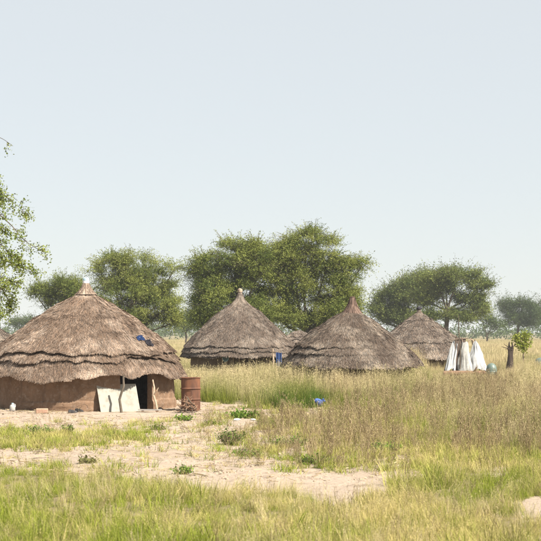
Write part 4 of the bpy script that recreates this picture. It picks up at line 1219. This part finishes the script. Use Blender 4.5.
# dead brown weeds on the right
x, y = field(24, 62, 13)
px, py = survey(x, y); nn = n2(x, y, 1, 55)
p = (1 / (1 + np.exp(-(px - 372 - (py < 400) * 10) / 24))) * np.exp(-(((py - 424) / 46) ** 4)) + .45 * np.exp(-((px - 318) / 42) ** 2 - ((py - 446) / 24) ** 2)
k = (R.random(len(x)) < .95 * p * np.clip((n2(x, y, .8, 58) - .4) * 5, .06, 1)) & off_huts(x, y, .3)
x, y = x[k], y[k]
scatter('dead_weeds', 'weed', x, y, R.uniform(.38, .85, len(x)) * (.7 + .6 * n2(x, y, 1.2, 57)), np.clip(R.normal(.55, .3, len(x)), 0, 1), 'dead brown weeds thick in the right middle ground', 'weeds')

# dry stubble on the bare earth
x, y = field(23, 46, 10)
px, py = survey(x, y); nn = n2(x, y, 1.5, 97)
k = (R.random(len(x)) < np.clip((nn - .5) * 4, .02, 1)) & off_huts(x, y) & (py > 419) & (py < 505) & (px < 420)
scatter('dry_stubble', 'short', x[k], y[k], R.uniform(.3, .75, k.sum()), np.clip(R.normal(.75, .3, k.sum()), 0, 1), 'thin dry stubble on the bare earth', 'grass', .3)
# dark green clump at the edge of the tall grass
x, y = field(42, 48, 26)
px, py = survey(x, y)
k = ((px - 291) / 30) ** 2 + ((py - 405) / 5.5) ** 2 < R.uniform(.3, 1.2, len(x))
scatter('lush_grass', 'lush', x[k], y[k], R.uniform(1.0, 1.6, k.sum()), np.full(k.sum(), -.35), 'lush dark green grass clump before the tall straw grass', 'grass', .15)

# low dry litter and small weeds over the patchy part of the clearing
x, y = field(23, 48, 11)
px, py = survey(x, y); nn = n2(x, y, 1.3, 95)
p = (.08 + 1 / (1 + np.exp(-(px - 235) / 20))) * np.exp(-(((py - 440) / 42) ** 4)) * np.clip((nn - .3) * 3, 0, 1) * np.clip(1.1 - np.exp(-((px - 320) / 70) ** 2 - ((py - 492) / 11) ** 2), 0, 1)
k = (R.random(len(x)) < p) & off_huts(x, y) & (py > 416)
scatter('low_dry_weeds', 'weed', x[k], y[k], R.uniform(.22, .5, k.sum()), np.clip(R.normal(.5, .35, k.sum()), 0, 1), 'low dry weeds patched over the clearing', 'weeds', .35)

# greener grass under the weeds and along the right foreground
x, y = field(23, 46, 16)
px, py = survey(x, y); nn = n2(x, y, 1, 65)
p = (1 / (1 + np.exp(-(px - 385) / 16))) * (py < 490) * np.clip(.2 + nn * 1.0, 0, 1) + .9 * (px > 300) * (py < 470) * np.clip((n2(x, y, .8, 67) - .46) * 7, 0, 1)
k = R.random(len(x)) < p
scatter('weedy_green_grass', 'green', x[k], y[k], R.uniform(.4, .95, k.sum()), np.clip((n2(x[k], y[k], .7, 66) - .35) * 1.2, -.2, .8), 'yellow-green grass mixed among the dead weeds', 'grass')

# far straw field
x, y = field(95, 330, 1.1)
k = off_huts(x, y, .8)
x, y = x[k], y[k]
scatter('far_straw_field', 'patch', x, y, R.uniform(.6, 1.0, len(x)), np.clip(.5 + (n2(x * .25, y * .12, 1, 75) - .5) * 1.0, 0, 1), 'far field of dry yellow grass reaching to the trees', 'grass', .05)

# pebbles and clods
x, y = field(22, 50, 40)
px, py = survey(x, y)
cv, _ = veg_cover(x, y)
k = (cv < .5) & (R.random(len(x)) < np.clip((n2(x, y, 1.6, 85) - .38) * 3, .03, 1)) & off_huts(x, y)
scatter('clods', 'pebble', x[k], y[k], np.minimum(np.exp(R.normal(-3.95, .55, k.sum())), .045), np.zeros(k.sum()), 'scattered clods and pebbles on the bare earth', 'clods', .3, 0)

x, y = field(22, 46, 5)
px, py = survey(x, y); cv, _ = veg_cover(x, y)
k = (cv < .5) & (R.random(len(x)) < np.clip((n2(x, y, 1.1, 87) - .3) * 3, .05, 1))
scatter('ground_litter', 'litter', x[k], y[k], R.uniform(.6, 1.2, k.sum()), np.full(k.sum(), .9), 'twigs and dead leaves strewn on the bare earth', 'litter', .05, .004)

# ------------------------------------------------------------------ single leafy weeds
def leafy_weed(label, px, py, w, h, n, colA, colB, seed, leaf=.05):
    w *= .85; h *= .8; n = int(n * 1.6)
    Y = Yg(py); x = gx(px, Y); rg = np.random.default_rng(seed)
    t = thing('leafy_weed', label, 'weed', (x, Y, float(ground_h(x, Y))), 'leafy weeds on the clearing')
    a = rg.uniform(0, 6.28, n); r = np.sqrt(rg.random(n))
    P0 = np.stack([r * w * .35 * np.cos(a), r * w * .35 * np.sin(a), np.zeros(n)], 1)
    D = np.stack([np.cos(a) * r * w / h * .8, np.sin(a) * r * w / h * .8, np.ones(n)], 1) + rg.normal(0, .15, (n, 3)); D /= np.linalg.norm(D, axis=1, keepdims=True)
    V, Q, C = leaves_on(P0 + np.array([0, 0, .02]), D, 9, h, leaf, rg, .25, colA, colB, .6)
    V[:, 2] = np.maximum(V[:, 2], .004)
    np_mesh('foliage', V, Q, C, M['leaf'], t)
    mb = MB()
    for p, d in zip(P0, D): mb.tube([p - np.array([0, 0, .02]), p + d * h * .5, p + d * h * .85], [.006, .005, .002], 4)
    mb.build('stem', M['stick'], t)
G1, G2 = (.06, .12, .02), (.16, .24, .04)
D1, D2 = (.06, .10, .022), (.14, .19, .04)
leafy_weed('bright green weed right in front of the rusty drum', 184, 422, .38, .26, 26, (.09, .17, .02), (.20, .30, .04), 1)
leafy_weed('broad low green weed behind the two white stones', 246, 419, .95, .24, 60, G1, G2, 2, .10)
leafy_weed('dark green bushy weed alone in the middle of the clearing', 230, 446, .42, .42, 40, D1, D2, 3)
leafy_weed('leafy green weed in the grass strip near the clay block', 41, 434, .5, .34, 40, G1, G2, 4)
leafy_weed('narrow dark green weed below the black shoes', 67.5, 433, .22, .3, 18, D1, D2, 5)
leafy_weed('small low weed at the left end of the clearing edge', 158, 431, .4, .16, 20, (.10, .13, .03), (.2, .22, .06), 6)
leafy_weed('green weed at the foreground edge of the bare path', 183, 478, .26, .16, 18, G1, G2, 7)
leafy_weed('dull olive weed beside the path at left', 88, 467, .4, .13, 22, (.10, .10, .035), (.17, .16, .06), 8)
leafy_weed('yellow-green upright weed left of the blue bag', 295, 411, .3, .42, 24, (.12, .17, .03), (.24, .28, .05), 9)
leafy_weed('bright green leafy weed below the blue bag', 343, 436, .7, .34, 44, (.08, .13, .025), (.18, .24, .045), 10)
leafy_weed('green weed clump right of the dark bushy weed', 290, 446, .8, .3, 46, G1, G2, 11)
leafy_weed('fresh green weed at the lower right among dead weeds', 384, 456, .5, .3, 30, G1, G2, 12)

leafy_weed('low fresh weed just right of the two white stones', 268, 428, .5, .2, 26, G1, G2, 13)
leafy_weed('low green weed between the drum and the white stones', 213, 424, .4, .16, 18, D1, D2, 14)
leafy_weed('spreading green weed under the dark bushy weed', 246, 455, .7, .18, 34, G1, G2, 15)
leafy_weed('green weed at the top edge of the wide bare path', 312, 466, .6, .22, 34, D1, D2, 16)
leafy_weed('pale green weed in the dead weeds right of the blue bag', 366, 424, .6, .3, 36, (.10, .15, .03), (.22, .27, .05), 17)
leafy_weed('lone green weed among brown weeds near the right edge', 470, 438, .6, .36, 36, (.09, .13, .03), (.2, .24, .05), 18)

# ------------------------------------------------------------------ haze
HZ = 14.0
mb = MB(); mb.box((0, 1200, (HZ - 1.5) / 2), (5600, 2900, HZ + 1.5))
m, nt, bs, out = new_mat('thin_haze')
nt.nodes.remove(bs)
vp = nt.nodes.new('ShaderNodeVolumePrincipled')
vp.inputs['Color'].default_value = (.93, .96, 1, 1); vp.inputs['Density'].default_value = .00025; vp.inputs['Anisotropy'].default_value = 0
nt.links.new(vp.outputs[0], out.inputs['Volume'])
hz = mb.build('haze', m); tag(hz, 'thin pale heat haze over the plain', kind='stuff')
